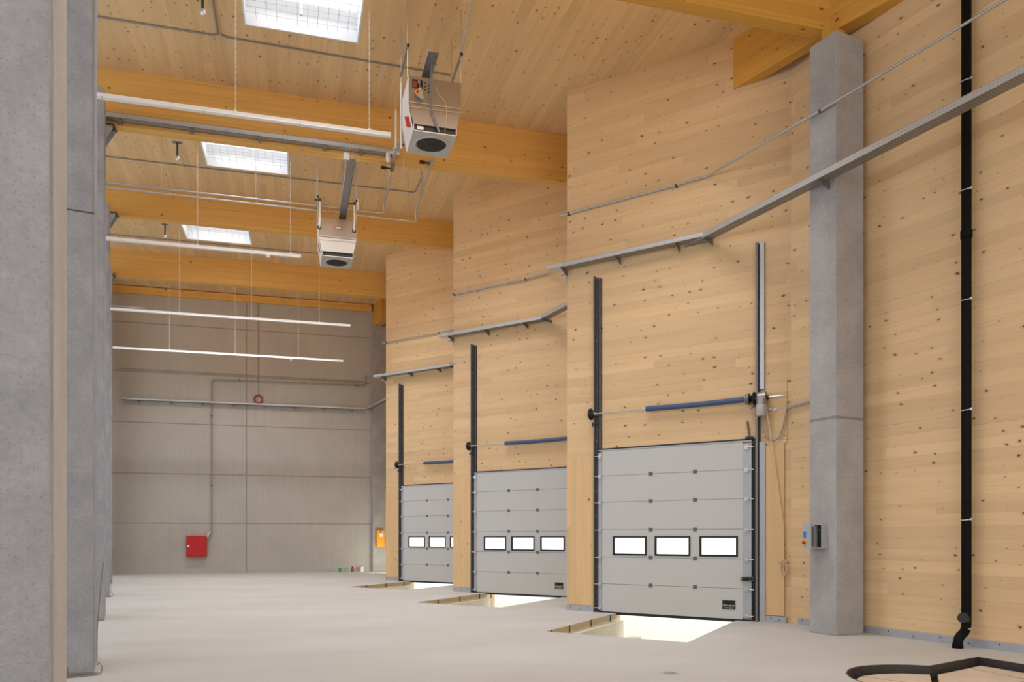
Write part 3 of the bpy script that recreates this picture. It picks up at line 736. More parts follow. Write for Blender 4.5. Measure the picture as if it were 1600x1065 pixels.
rail('R', 0, 'tall upright door rail with silver angle at right side of nearest door')

# torsion shaft, spring, drums
def drum(mb, s, d, z, r=.115, w=.05, dirn=1):
    mb.tube([F(s, d, z), F(s+.02*dirn, d, z), F(s+.03*dirn, d, z), F(s+.09*dirn, d, z)], [r, r, r*.55, r*.45], 24)
t = thing('torsion_spring_shaft', 'blue torsion spring on its shaft above the nearest door', 'spring shaft', F(.6, .12, 3.93), 'torsion spring shafts above the doors')
MB().tube([F(.62, .12, 3.93), F(4.36, .12, 3.935)], .013, 10).build('shaft', M['galv'], t)
pts = [F(1.80+q*1.92, .12, 3.932+.012*math.sin(q*3.1)*-1) for q in [i/40 for i in range(41)]]
mb = MB(); mb.tube(pts, [.050+.0015*(i % 2) for i in range(41)], 18); mb.build('spring', M['blue'], t)
mb = MB(); drum(mb, .60, .12, 3.93); mb.build('cable_drum', M['black'], t)
mb = MB(); drum(mb, 3.86, .12, 3.93, dirn=-1); mb.build('cable_drum', M['black'], t)
mb = MB(); mb.cyl(F(1.755, .12, 3.93), F(1.80, .12, 3.93), .045, 14); mb.cyl(F(1.775, .12, 3.93), F(1.775, .12, 3.84), .016, 8); mb.build('winding_cone', M['alu'], t)
mb = MB(); mb.cyl(F(3.71, .12, 3.93), F(3.75, .12, 3.93), .075, 18); mb.cyl(F(3.745, .12, 3.93), F(3.765, .12, 3.93), .10, 18); mb.cyl(F(3.70, .12, 3.93), F(3.72, .12, 3.93), .09, 18)
mb.bar(F(3.745, .06, 3.93), F(3.82, .06, 3.80), .05, .04); mb.build('spring_break_device', M['mid_steel'], t)
for q in (.70, 3.83):
    mb = MB(); mb.fbox(lambda s, d, z: F(s, d, z), q-.035, q+.035, .0, .012, 3.80, 4.08); mb.fbox(lambda s, d, z: F(s, d, z), q-.03, q+.03, .0, .15, 3.90, 3.96)
    mb.build('bearing_bracket', M['motor'], t)
mb = MB(); mb.cyl(F(.63, .07, 3.73), F(.66, .07, 3.73), .045, 14); mb.cyl(F(.66, .07, 3.73), F(.76, .07, 3.73), .010, 8); mb.build('pulley', M['black'], t)
for dz, lb, sk in ((1, 'blue torsion spring on its shaft above the middle door', ()), (2, 'blue torsion spring on its shaft above the farthest door', ())):
    dup(t, DB*dz, lb)
# motor
t = thing('door_motor', 'grey door motor at right end of the nearest shaft', 'motor', F(3.98, .14, 3.85))
MB().cyl(F(3.93, .12, 3.93), F(4.06, .12, 3.93), .105, 24).tube([F(3.985, .16, 3.93), F(3.985, .16, 3.80), F(3.985, .16, 3.72)], [.085, .085, .085], 20).build('gearbox', M['motor'], t, bevel=.008)
MB().tube([F(3.985, .16, 3.80), F(3.985, .16, 3.64), F(3.985, .16, 3.605)], [.092, .090, .07], 22).build('motor_housing', M['heater_light'], t)
MB().cyl(F(4.06, .12, 3.93), F(4.10, .12, 3.93), .035, 14).build('shaft_collar', M['black'], t)
MB().cyl(F(4.10, .12, 3.933), F(4.37, .12, 3.936), .016, 10).build('output_shaft', M['alu'], t)
mb = MB(); mb.fbox(lambda s, d, z: F(s, d, z), 4.10, 4.22, .0, .03, 3.70, 3.75); mb.cyl(F(4.11, .0, 3.725), F(4.11, .08, 3.725), .02, 10); mb.build('stay_bracket', M['galv'], t)
q = [F(3.99, .15, 3.61), F(4.0, .12, 3.40), F(4.06, .08, 3.22), F(4.16, .06, 3.16), F(4.26, .05, 3.22), F(4.33, .05, 3.42), F(4.37, .045, 3.62), F(4.385, .04, 3.72)]
MB().tube(q, .011, 8).build('supply_cable', M['cable'], t)
o = MB().tube([F(4.06, .14, 3.83), F(4.12, .1, 3.30), F(4.24, .06, 2.4), F(4.335, .045, 1.68), F(4.338, .045, 1.12)], .009, 6).build('tmp', M['rope'])
bpy.data.objects.remove(o)
t = thing('pull_cord', 'long cream pull cord looped beside the nearest door, hanging from motor', 'cord', F(4.33, .05, 1.6))
mb = MB(); mb.tube([F(4.06, .14, 3.80), F(4.12, .10, 3.30), F(4.24, .06, 2.40), F(4.335, .05, 1.68)], .011, 6)
mb.tube([F(4.335, .05, 1.68), F(4.338, .05, 1.30), F(4.337, .05, 1.12)], .009, 6); mb.build('hanging_length', M['rope'], t)
mb = MB(); c0 = 4.335
mb.tube([F(c0+.062*math.sin(a), .055, .97-.145*math.cos(a)*(1 if math.cos(a) > 0 else .9)) for a in [i*math.pi/10 for i in range(20)]], .008, 6, closed=True)
mb.tube([F(c0+.05*math.sin(a), .065, .98-.13*math.cos(a)) for a in [i*math.pi/10 for i in range(20)]], .007, 6, closed=True)
mb.tube([F(c0, .06, 1.12), F(c0+.02, .07, 1.0), F(c0-.01, .06, .9), F(c0+.01, .06, .78), F(c0, .05, .50)], .007, 6)
mb.build('loop', M['rope'], t)
t = thing('hammer', 'brown handled hammer left standing on the top edge of nearest door', 'hammer', F(3.74, .03, 3.25))
MB().tube([F(3.735, .03, 3.27), F(3.70, .03, 3.55)], [.014, .018], 8).build('handle', M['brown'], t)
MB().bar(F(3.67, .03, 3.265), F(3.80, .03, 3.265), .035, .035).build('head', M['dark_steel'], t)

# ---------------------------------------------------------------- loading pits
def pit_pt(s, d, z, k=0): return F(s, d, z, k)
def make_pit():
    org = F(2.4, 1.6, 0)
    t = thing('loading_pit', 'open floor pit in front of the nearest door, glowing with daylight', 'pit', org, 'floor pits at the doors')
    c = PITC; e = .10
    def side(p, q, z0, z1, off, th, mat, name):
        (s0, d0), (s1, d1) = p, q
        L = math.hypot(s1-s0, d1-d0); nx, ny = (d1-d0)/L, -(s1-s0)/L     # outward from the pit
        P = [(s0-nx*off, d0-ny*off), (s1-nx*off, d1-ny*off), (s1+nx*th, d1+ny*th), (s0+nx*th, d0+ny*th)]
        mb = MB(); mb.hexa([F(a, b, z0) for a, b in P]+[F(a, b, z1) for a, b in P]); mb.build(name, mat, t)
    ctr = (2.5, 1.7)
    def out(p, q):  # ensure outward sign
        (s0, d0), (s1, d1) = p, q; L = math.hypot(s1-s0, d1-d0); nx, ny = (d1-d0)/L, -(s1-s0)/L
        m = ((s0+s1)/2-ctr[0], (d0+d1)/2-ctr[1]); return (p, q) if m[0]*nx+m[1]*ny > 0 else (q, p)
    sd = [out(c[0], c[1]), out(c[1], c[2]), out(c[2], c[3])]
    for i, (p, q) in enumerate(sd):
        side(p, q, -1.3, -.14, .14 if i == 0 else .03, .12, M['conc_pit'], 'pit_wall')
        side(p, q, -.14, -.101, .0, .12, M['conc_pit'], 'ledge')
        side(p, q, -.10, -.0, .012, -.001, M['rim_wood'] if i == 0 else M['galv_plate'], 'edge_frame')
    mb = MB(); (s0, d0), (s1, d1) = c[0], c[1]
    for f_ in (.12, .42, .72, .94):
        s_, d__ = s0+(s1-s0)*f_, d0+(d1-d0)*f_
        mb.mark().fbox(F, s_+.012, s_+.03, d__, d__+.02, -.12, .004)
    mb.each('edge_stud', M['dark_steel'], t)
    mb = MB(); mb.hexa([F(.9, -.1, -1.32), F(4.1, -.1, -1.32), F(4.1, 3.6, -1.32), F(.9, 3.6, -1.32), F(.9, -.1, -1.28), F(4.1, -.1, -1.28), F(4.1, 3.6, -1.28), F(.9, 3.6, -1.28)])
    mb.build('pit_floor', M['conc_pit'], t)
    # inner concrete nib + pipe stubs seen through the opening
    MB().fbox(F, 1.55, 1.75, .25, .8, -1.28, -.40).build('nib', M['conc_pit'], t)
    return t
pt = make_pit()
dup(pt, DB, 'open floor pit in front of the middle door, glowing with daylight'); dup(pt, DB*2, 'open floor pit in front of the farthest door, a thin bright slot')

# ---------------------------------------------------------------- control box on the near column
t = thing('control_box', 'grey door control box with its cover off, on left face of near column', 'control box', W(9.68, 8.72, 1.3))
bx = lambda a, b, z: W(a, b, z)
mb = MB(); mb.fbox(bx, 9.67, 9.68, 8.66, 8.82, 1.32, 1.69); mb.fbox(bx, 9.57, 9.67, 8.66, 8.67, 1.32, 1.69); mb.fbox(bx, 9.57, 9.67, 8.81, 8.82, 1.32, 1.69); mb.fbox(bx, 9.57, 9.67, 8.67, 8.81, 1.32, 1.33); mb.fbox(bx, 9.57, 9.67, 8.67, 8.81, 1.68, 1.69)
mb.build('housing', M['galv_plate'], t)
MB().fbox(bx, 9.64, 9.668, 8.675, 8.805, 1.34, 1.67).build('circuit_board', M['black'], t)
mb = MB(); mb.fbox(bx, 9.625, 9.64, 8.70, 8.72, 1.36, 1.62); mb.cyl(W(9.62, 8.76, 1.60), W(9.64, 8.76, 1.60), .012, 8); mb.build('components', M['green'], t)
MB().fbox(bx, 9.50, 9.525, 8.81, 8.97, 1.31, 1.70).build('cover', M['galv_plate'], t)
MB().fbox(bx, 9.498, 9.50, 8.90, 8.955, 1.48, 1.58).build('button_label', M['sticker_blue'], t)
MB().fbox(bx, 9.49, 9.50, 8.885, 8.955, 1.375, 1.445).build('switch_plate', M['yellow'], t)
MB().cyl(W(9.49, 8.92, 1.41), W(9.455, 8.92, 1.41), .024, 14).build('switch_knob', M['red'], t)
MB().fbox(bx, 9.525, 9.57, 8.815, 8.825, 1.35, 1.66).build('hinge', M['mid_steel'], t)

# ---------------------------------------------------------------- air heaters
def make_heater(kind, X0, Yf, Z0, label):
    """X0 left edge, Yf front face, Z0 top"""
    w = .89; dp = .80
    t = thing('air_heater', label, 'air heater', (X0+w/2, Yf+dp/2, Z0), 'ceiling hung air heaters')
    zm = Z0-.47; zs = Z0-.80; zb = Z0-.92; tp = .075
    body = M['heater']
    def V(x, y, z): return Vector((X0+x, Yf+y, z))
    # upper casing
    MB().hexa([V(0, 0, zm), V(w, 0, zm), V(w, dp, zm), V(0, dp, zm), V(0, 0, Z0), V(w, 0, Z0), V(w, dp, Z0), V(0, dp, Z0)]).build('upper_casing', [body], t)
    MB().hexa([V(.01, -.006, zm+.012), V(w-.01, -.006, zm+.012), V(w-.01, 0, zm+.012), V(.01, 0, zm+.012), V(.01, -.006, Z0-.008), V(w-.01, -.006, Z0-.008), V(w-.01, 0, Z0-.008), V(.01, 0, Z0-.008)]).build('front_panel', body, t)
    # lower funnel: front plate, sides, back
    lo = [V(tp, .0, zs), V(w-tp, 0, zs), V(w-tp, dp, zs), V(tp, dp, zs)]; hi = [V(0, 0, zm), V(w, 0, zm), V(w, dp, zm), V(0, dp, zm)]
    MB().hexa(lo+hi).build('lower_casing', M['heater'] if kind == 1 else M['heater_light'], t)
    # side skins white
    MB().hexa([V(-.008, .02, zm), V(0, .02, zm), V(0, dp, zm), V(-.008, dp, zm), V(-.008, .02, Z0), V(0, .02, Z0), V(0, dp, Z0), V(-.008, dp, Z0)]).add([V(-.009, .02, zm), V(-.009, dp, zm), V(tp-.006, dp, zb), V(tp-.006, .02, zb), V(0, .02, zm), V(0, dp, zm), V(tp, dp, zb), V(tp, .02, zb)], [(0, 1, 2, 3), (7, 6, 5, 4), (0, 4, 5, 1), (1, 5, 6, 2), (2, 6, 7, 3), (3, 7, 4, 0)]).build('side_panel', M['white_metal'], t)
    # slot box
    mb = MB(); mb.hexa([V(tp+.002, .03, zb+.012), V(w-tp-.002, .03, zb+.012), V(w-tp-.002, dp-.002, zb+.012), V(tp+.002, dp-.002, zb+.012), V(tp, .03, zs), V(w-tp, .03, zs), V(w-tp, dp, zs), V(tp, dp, zs)])
    mb.build('inlet_slot', M['black'], t)
    mb = MB()
    for x0, x1 in ((tp-.004, tp+.012), (w-tp-.012, w-tp+.004)): mb.mark().hexa([V(x0, 0, zb), V(x1, 0, zb), V(x1, .04, zb), V(x0, .04, zb), V(x0, 0, zs), V(x1, 0, zs), V(x1, .04, zs), V(x0, .04, zs)])
    mb.each('slot_frame', M['heater_light'], t)
    # bottom plate with round outlet
    n = 40; cx0, cy0, r = w/2, dp/2, .265
    outer = []
    for i in range(n):
        a = 2*math.pi*i/n; dx, dy = math.cos(a), math.sin(a); k_ = min((w/2-tp)/abs(dx) if abs(dx) > 1e-6 else 9, (dp/2)/abs(dy) if abs(dy) > 1e-6 else 9); outer.append((cx0+dx*k_, cy0+dy*k_))
    inner = [(cx0+r*math.cos(2*math.pi*i/n), cy0+r*math.sin(2*math.pi*i/n)) for i in range(n)]
    vs = [V(x, y, zb) for x, y in outer]+[V(x, y, zb) for x, y in inner]+[V(x, y, zb+.0) for x, y in outer]
    fs = [(i, (i+1) % n, n+(i+1) % n, n+i) for i in range(n)]
    mb = MB(); mb.add(vs, fs)
    mb.hexa([V(tp, 0, zb-.0), V(w-tp, 0, zb-.0), V(w-tp, .004, zb), V(tp, .004, zb), V(tp, 0, zb+.02), V(w-tp, 0, zb+.02), V(w-tp, .004, zb+.02), V(tp, .004, zb+.02)])
    mb.build('bottom_plate', M['heater_light'], t)
    mb = MB(); prof = [(r+.055, zb-.002), (r+.04, zb-.016), (r+.01, zb-.02), (r-.005, zb-.004), (r-.02, zb+.05)]
    for j in range(len(prof)-1):
        (ra, za), (rb, zb_) = prof[j], prof[j+1]
        vs = [V(cx0+ra*math.cos(2*math.pi*i/n), cy0+ra*math.sin(2*math.pi*i/n), za) for i in range(n)]+[V(cx0+rb*math.cos(2*math.pi*i/n), cy0+rb*math.sin(2*math.pi*i/n), zb_) for i in range(n)]
        mb.add(vs, [(i, (i+1) % n, n+(i+1) % n, n+i) for i in range(n)], True)
    mb.build('outlet_ring', M['heater_light'], t)
    mb = MB(); mb.add([V(cx0+(r-.015)*math.cos(2*math.pi*i/n), cy0+(r-.015)*math.sin(2*math.pi*i/n), zb-.001) for i in range(n)], [tuple(range(n))])
    mb.build('outlet_opening', M['black'], t)
    mb = MB()
    for i in range(4):
        a = i*math.pi/4; mb.bar(V(cx0-r*.9*math.cos(a), cy0-r*.9*math.sin(a), zb-.004), V(cx0+r*.9*math.cos(a), cy0+r*.9*math.sin(a), zb-.004), .004, .004)
    for rr in (.1, .18): mb.tube([V(cx0+rr*math.cos(i*math.pi/12), cy0+rr*math.sin(i*math.pi/12), zb-.004) for i in range(24)], .002, 4, closed=True)
    mb.build('fan_guard', M['dark_steel'], t)
    # seam rails
    MB().bar(V(0, -.012, zm+.02), V(w, -.012, zm+.02), .012, .010).bar(V(0, -.012, zm-.06), V(w, -.012, zm-.05), .008, .006).build('seam_strip', M['alu'], t)
    # red mark on the left side (lettered sticker, tilted diamond)
    mb = MB(); zc = zb+.24
    q = [V(.052, .10, zc-.14), V(.055, .42, zc+.02), V(.040, .46, zc+.22), V(.030, .14, zc+.06)]
    mb.add([Vector((X0-.012+((zm-p.z)/(zm-zb)*tp if p.z < zm else 0), p.y, p.z)) for p in q], [(0, 1, 2, 3)])
    mb.build('side_mark', M['red'], t)
    # suspension
    rz = Z0+.47
    for xx in (-.02, w-.0):
        mb = MB(); mb.bar(V(xx, -.05, rz), V(xx, .88, rz), .035, .035)
        mb.build('support_rail', M['tray'], t, grain=(0, 1, 0))
        MB().bar(V(xx, -.056, rz), V(xx, -.05, rz), .045, .045).build('rail_end_cap', M['black'], t)
        for yy in (.02, .84):
            x_, y_ = X0+xx, Yf+yy
            MB().cyl((x_, y_, rz), (x_, y_, roofz(x_, y_)), .007, 8).build('threaded_rod', M['galv'], t)
            MB().cyl((x_+.005, y_+.01, Z0-.02), (x_+.005, y_+.01, rz), .010, 8).build('lower_hanger', M['alu'], t)
    return t, V, (w, dp, zm, zs, zb)
t, V, (w, dp, zm, zs, zb) = make_heater(1, 1.865, 13.2, 9.245, 'big air heater nearest the viewer, with a dangling yellow and red switch')
# wiring recess with red switch, holes and dangling emergency switch
MB().hexa([V(.055, -.010, 9.245-.21), V(.235, -.010, 9.245-.21), V(.235, -.006, 9.245-.21), V(.055, -.006, 9.245-.21), V(.055, -.010, 9.245-.06), V(.235, -.010, 9.245-.06), V(.235, -.006, 9.245-.06), V(.055, -.006, 9.245-.06)]).build('wiring_recess', M['black'], t, bevel=.0)
mb = MB(); mb.box(*[v for v in (1.865+.07, 1.865+.13)], 13.2-.014, 13.2-.010, 9.05, 9.15); mb.build('red_terminal', M['dark_red'], t)
mb = MB(); mb.cyl(V(.16, -.01, 9.13), V(.16, -.07, 9.12), .025, 10); mb.tube([V(.16, -.07, 9.12), V(.17, -.09, 9.06), V(.16, -.08, 8.98)], .008, 6); mb.build('plug', M['mid_steel'], t)
mb = MB()
for i in range(3):
    for j in range(2): mb.mark().cyl(V(.275+j*.055, -.006, 9.145-i*.055-j*.03), V(.275+j*.055, -.009, 9.145-i*.055-j*.03), .015, 12)
mb.each('cable_hole', M['black'], t)
t2 = thing('isolator_switch', 'red and yellow isolator switch dangling in front of the big heater', 'switch', V(.15, -.09, 8.95))
mb = MB(); mb.hexa([V(.10, -.12, 8.86), V(.20, -.08, 8.82), V(.24, -.10, 8.83), V(.14, -.14, 8.86), V(.10, -.12, 8.94), V(.16, -.08, 9.02), V(.20, -.10, 9.02), V(.14, -.14, 8.94)])
mb.build('switch_box', M['heater_light'], t2, bevel=.005)
MB().cyl(V(.12, -.142, 8.90), V(.12, -.150, 8.90), .038, 16).build('yellow_plate', M['yellow'], t2)
MB().cyl(V(.12, -.150, 8.90), V(.12, -.175, 8.90), .022, 16).build('red_knob', M['red'], t2)
t2 = thing('heater_cables', 'bundle of grey cables hanging down the front of the big heater', 'cables', V(.32, -.04, 9.3))
for i, off in enumerate((0, .020, .042)):
    MB().tube([V(.35+off, -.45, 9.40), V(.35+off, -.07, 9.30), V(.345+off, -.035, 9.0), V(.345+off, -.03, zm), V(.37+off, -.03, zm-.12), V(.43+off, -.03, zs+.06), V(.50+off*.5, -.01, zb+.03)], .0065, 6).build('cable', M['cable'], t2)
MB().tube([V(.45, -.02, 9.12), V(.50, -.02, 8.98), V(.60, -.03, 8.88), V(.64, -.03, 8.74), V(.62, -.02, zs+.1), V(.61, -.01, zb+.04)], .005, 6).build('thin_cable', M['rope'], t2)
mb = MB(); mb.box(1.865+.14, 1.865+.25, 13.2+.02, 13.2+.034, zb+.045, zb+.10); mb.build('rating_label', M['paper'], t)
t_, V2, (w2, dp2, zm2, zs2, zb2) = make_heater(2, .575, 19.4, 9.15, 'smaller looking air heater farther back, with a tiny red label on its front')
MB().hexa([V2(.36, -.010, 8.90), V2(.55, -.010, 8.90), V2(.55, -.006, 8.90), V2(.36, -.006, 8.90), V2(.36, -.010, 8.96), V2(.55, -.010, 8.96), V2(.55, -.006, 8.96), V2(.36, -.006, 8.96)]).build('red_label', M['dark_red'], t_)
MB().hexa([V2(.385, -.013, 8.92), V2(.525, -.013, 8.92), V2(.525, -.0101, 8.92), V2(.385, -.0101, 8.92), V2(.385, -.013, 8.942), V2(.525, -.013, 8.942), V2(.525, -.0101, 8.942), V2(.385, -.0101, 8.942)]).build('label_strip', M['paper'], t_)
for q in (.03, .84):
    mb = MB(); mb.tube([V2(q, -.05, 9.60), V2(q, -.05, 9.05), V2(q-.01, -.04, 8.92), V2(q-.01, 0, 8.90)], .022, 10); mb.build('water_pipe', M['white_metal'], t_)
    MB().cyl(V2(q-.01, -.012, 8.90), V2(q-.01, -.002, 8.90), .05, 16).build('pipe_grommet', M['black'], t_)
    mb = MB(); mb.cyl(V2(q, -.05, 9.50), V2(q, -.05, 9.58), .034, 12); mb.cyl(V2(q-.10, -.06, 9.53), V2(q, -.06, 9.53), .018, 10); mb.cyl(V2(q-.13, -.06, 9.53), V2(q-.10, -.06, 9.53), .032, 12); mb.build('valve', M['dark_steel'], t_)

# heating pipes across the hall behind the second strip light
def pix(px, py, Y):      # measured sight line, used only to get plan positions along the run at depth Y
    th = math.radians(15.5); a = (px-800)/1230.; b = (838-py)/1230.
    dx, dy = a*math.cos(th)+math.sin(th), -a*math.sin(th)+math.cos(th); q_ = Y/dy
    return Vector((dx*q_, Y, 1.5+b*q_))
YP = 19.9
t = thing('heating_pipe', 'upper of the two heating pipes crossing before the second beam, rising toward the big heater', 'pipe', (-4, YP, 9.6), 'pair of heating pipes')
z1 = 9.62; z2 = 9.515
MB().tube([(-4.6, YP, z1+.01), (2.14, YP, z1-.01), (2.18, YP, z1+.0), (2.185, YP, 9.90), pix(604, 302, 19.35), pix(616, 252, 17.0), pix(617, 240, 16.3), (2.2, 14.9, 9.35), (2.2, 14.0, 9.1)], .022, 10).build('tube', M['galv'], t)
mb = MB()
for x in (-2.98, -.876): mb.mark().cyl((x, YP, z1), (x, YP, roofz(x, YP)), .007, 6); mb.cyl((x-.02, YP, z1), (x+.02, YP, z1), .03, 10)
p = pix(604.8, 302, 19.35); mb.mark().cyl(p, (p.x, p.y, roofz(p.x, p.y)), .008, 6); mb.cyl(p-Vector((0, .03, 0)), p+Vector((0, .03, 0)), .034, 10)
mb.each('hanger_rod', M['galv'], t)
t = thing('heating_pipe', 'lower of the two heating pipes crossing before the second beam', 'pipe', (-4, YP, 9.5), 'pair of heating pipes')
MB().tube([(-4.6, YP, z2+.01), (2.94, YP, z2-.03), (2.98, YP, z2-.02), (2.985, YP, 9.86), pix(658.5, 302, 19.35), pix(671, 262, 17.0), pix(677, 250, 16.4), (2.6, 14.6, 9.1), (2.6, 14.0, 8.9)], .022, 10).build('tube', M['galv'], t)
mb = MB()
for x in (-2.96, -.856): mb.mark().cyl((x, YP-.0, z2), (x, YP, z1-.03), .007, 6); mb.cyl((x-.02, YP, z2), (x+.02, YP, z2), .03, 10)
x = 2.79; mb.mark().cyl((x, YP, z2-.03), (x, YP, roofz(x, YP)), .007, 6)
p = pix(658.7, 302, 19.35); mb.mark().cyl(p, (p.x, p.y, roofz(p.x, p.y)), .008, 6); mb.cyl(p-Vector((0, .03, 0)), p+Vector((0, .03, 0)), .034, 10)
mb.cyl((p.x+.01, p.y, p.z+.08), (p.x+.01, p.y, p.z+.52), .028, 8)
mb.each('hanger_rod', M['galv'], t)
# valve groups on these pipes
def valves(p, q, label):
    p, q = Vector(p), Vector(q); d = (q-p).normalized()
    t = thing('valve_group', label, 'valves', p, 'pipe valves with black knobs')
    mb = MB(); mb.mark().cyl(p, p+d*.10, .042, 12); mb.mark().cyl(p+d*.16, p+d*.24, .040, 12); mb.mark().cyl(p+d*.32, p+d*.38, .046, 12); mb.each('valve_body', M['mid_steel'], t)
    mb = MB(); k_ = p+d*.12; mb.cyl(k_, k_-Vector((.16, 0, 0)), .016, 8); mb.cyl(k_-Vector((.13, 0, 0)), k_-Vector((.24, 0, 0)), .034, 12); mb.build('knob', M['black'], t)
    return t
a_ = pix(614, 258, 17.0); b_ = pix(617, 236, 16.2)
tv = valves(pix(612, 266, 17.35)+Vector((0, 0, 0)), a_, 'valves below the left rear of the big heater, with a white actuator')
mb = MB(); c_ = pix(606.5, 244, 16.7); mb.tube([c_-Vector((0, 0, .12)), c_-Vector((0, 0, .10)), c_+Vector((0, 0, .06)), c_+Vector((0, 0, .09))], [.03, .05, .05, .03], 12); mb.build('actuator', M['white_metal'], tv)
mb = MB(); c_ = pix(616.5, 238, 16.5); mb.cyl(c_-Vector((.10, 0, 0)), c_+Vector((.10, 0, 0)), .035, 12); mb.cyl(c_-Vector((0, 0, .08)), c_+Vector((0, 0, .10)), .038, 12); mb.cyl(c_+Vector((.09, 0, 0)), c_+Vector((.09, 0, .22)), .035, 12); mb.build('tee_fitting', M['alu'], tv)
valves(pix(672.5, 256, 17.1), pix(677, 246, 16.2), 'valve below the right rear of the big heater')
t = thing('riser_pipe', 'bright upright pipe just left of the big heater', 'pipe', pix(617, 235, 16.4))
mb = MB(); p = pix(618.5, 232, 16.4); mb.cyl(p, (p.x, p.y, pix(618, 172, 16.4).z), .026, 12); mb.cyl((p.x, p.y, pix(618, 172, 16.4).z), (p.x, p.y, roofz(p.x, p.y)), .007, 6); mb.build('tube', M['white_metal'], t)
p = pix(627, 232, 14.2); o = MB().cyl((p.x, p.y, p.z), (p.x, p.y, pix(627, 130, 14.2).z), .020, 10).build('upright_tube', M['white_metal'], t)
t = thing('loose_cable', 'thin white cable drooping in a curve below the big heater', 'cable', pix(632, 240, 14.2))
MB().tube([pix(632, 240, 14.1), pix(630, 262, 14.6), pix(632, 276, 15.2), pix(638, 281, 15.8), pix(650, 281, 16.4), pix(662, 282, 17), pix(668, 272, 17.1), pix(674, 258, 17.1)], .006, 6).build('cable', M['rope'], t)
t = thing('brace_rod', 'steel brace from the right heater rail up to the ceiling', 'rod', (2.76, 13.25, 9.73))
MB().cyl((2.77, 13.3, 9.73), (2.75, 11.75, roofz(0, 11.75)), .014, 8).build('rod', M['galv'], t)
# rods near second heater
for i, (px, py) in enumerate(((556, 253),)):
    p = pix(px, py, 19.95); t = thing('drop_rod', 'bright rod and cable dropping to right side of the smaller heater', 'rod', (p.x, p.y, roofz(p.x, p.y)))
    MB().cyl((p.x, p.y, roofz(p.x, p.y)), (p.x, p.y, 9.60), .012, 8).build('rod', M['galv'], t)
    MB().cyl((p.x+.05, p.y, 9.62), (p.x+.05, p.y, 9.90), .035, 12).build('actuator', M['white_metal'], t)
p = pix(534.8, 250, 19.94); o = MB().cyl((p.x, p.y, roofz(p.x, p.y)), (p.x, p.y, 9.27), .012, 8).build('threaded_rod', M['galv'], origin=(p.x, p.y, 9.3)); tag(o, 'grey rod holding the tray just above the smaller heater', 'rod')

# ---------------------------------------------------------------- back wall fittings
Yw = YEND
t = thing('hose_cabinet', 'red square fire hose cabinet on the concrete back wall', 'fire cabinet', (-3.8, Yw, .7))
X0, X1, Z0, Z1 = -4.20, -3.43, .69, 1.53
MB().box(X0, X1, Yw-.20, Yw, Z0, Z1).build('body', M['red'], t, bevel=.006)
MB().box(X0+.02, X1-.02, Yw-.215, Yw-.2, Z0+.02, Z1-.02).build('door', M['red'], t, bevel=.004)
MB().cyl((X0+.08, Yw-.215, 1.11), (X0+.08, Yw-.235, 1.11), .045, 18).build('lock_knob', M['white_metal'], t)
t = thing('fire_pipe', 'thin steel pipe from the red cabinet up and right across the back wall', 'pipe', (-3.25, Yw-.08, 1.6))
xp = -3.25; y_ = Yw-.08
MB().tube([(xp-.14, y_, 1.44), (xp-.14, y_, 1.50), (xp, y_, 1.66), (xp, y_, 7.86), (xp+.08, y_, 7.95), (2.92, y_, 8.03), (2.98, y_, 8.10), (2.98, y_, 8.46)], .026, 10).build('tube', M['cond_brown'], t)
mb = MB(); mb.tube([(xp-.14, y_-.02, 1.46), (xp-.13, y_-.02, 1.56), (xp-.03, y_-.02, 1.70)], .04, 10); mb.cyl((xp-.22, y_-.02, 1.49), (xp-.12, y_-.02, 1.49), .025, 10); mb.build('valve', M['alu'], t)
mb = MB()
for z in (3.6, 6.45): mb.mark().cyl((xp, y_, z-.02), (xp, y_, z+.02), .04, 10)
for x in (-2.2, .4, 2.6): mb.mark().cyl((x, y_, 7.99), (x+.04, y_, 7.99), .04, 10)
mb.each('pipe_clip', M['dark_steel'], t)
t = thing('cable_ring', 'small dark red coil hanging on a cable in middle of the back wall', 'coil', (-1.42, Yw-.06, 7.2))
mb = MB()
for rr in (.15, .17): mb.tube([(-1.42+rr*math.cos(i*math.pi/12), Yw-.06, 7.23+rr*math.sin(i*math.pi/12)) for i in range(24)], .022, 8, closed=True)
mb.build('coil', M['dark_red'], t)
MB().tube([(-1.42, Yw-.03, 7.4), (-1.43, Yw-.03, 11.2)], .012, 6).build('cable', M['cond_brown'], t)
o = MB().tube([(-6.8, Yw-.03, 8.22), (2.9, Yw-.03, 8.19)], .012, 6).build('wall_cable', M['cond_brown'], origin=(-2, Yw-.03, 8.2)); tag(o, 'thin cable stapled along a joint high on the concrete back wall', 'cable')
t = thing('orange_box', 'upright orange box with a white sticker on the far shaded column', 'box', W(9.95, 32.9, 1.05))
ob = lambda a, b, z: W(a, b, z)
MB().fbox(ob, 9.80, 10.14, 32.78, 32.98, 1.06, 1.76).build('body', M['orange'], t, bevel=.02)
MB().fbox(ob, 9.92, 10.06, 32.772, 32.78, 1.49, 1.64).build('sticker', M['paper'], t)
MB().cyl(W(9.96, 32.78, 1.69), W(9.96, 32.77, 1.69), .03, 12).build('button', M['black'], t)
t = thing('paint_bucket', 'tiny green bucket on floor at foot of the back wall', 'bucket', (1.9, Yw-.3, 0))
MB().tube([(1.9, Yw-.3, 0), (1.9, Yw-.3, .15)], [.055, .07], 14).build('tub', M['green'], t)
MB().tube([(1.9, Yw-.3, .15), (1.9, Yw-.3, .165)], [.075, .075], 14).build('lid', M['green'], t)
t = thing('spray_can', 'small dark and red can on floor near the back wall corner', 'can', (2.42, Yw-.28, 0))
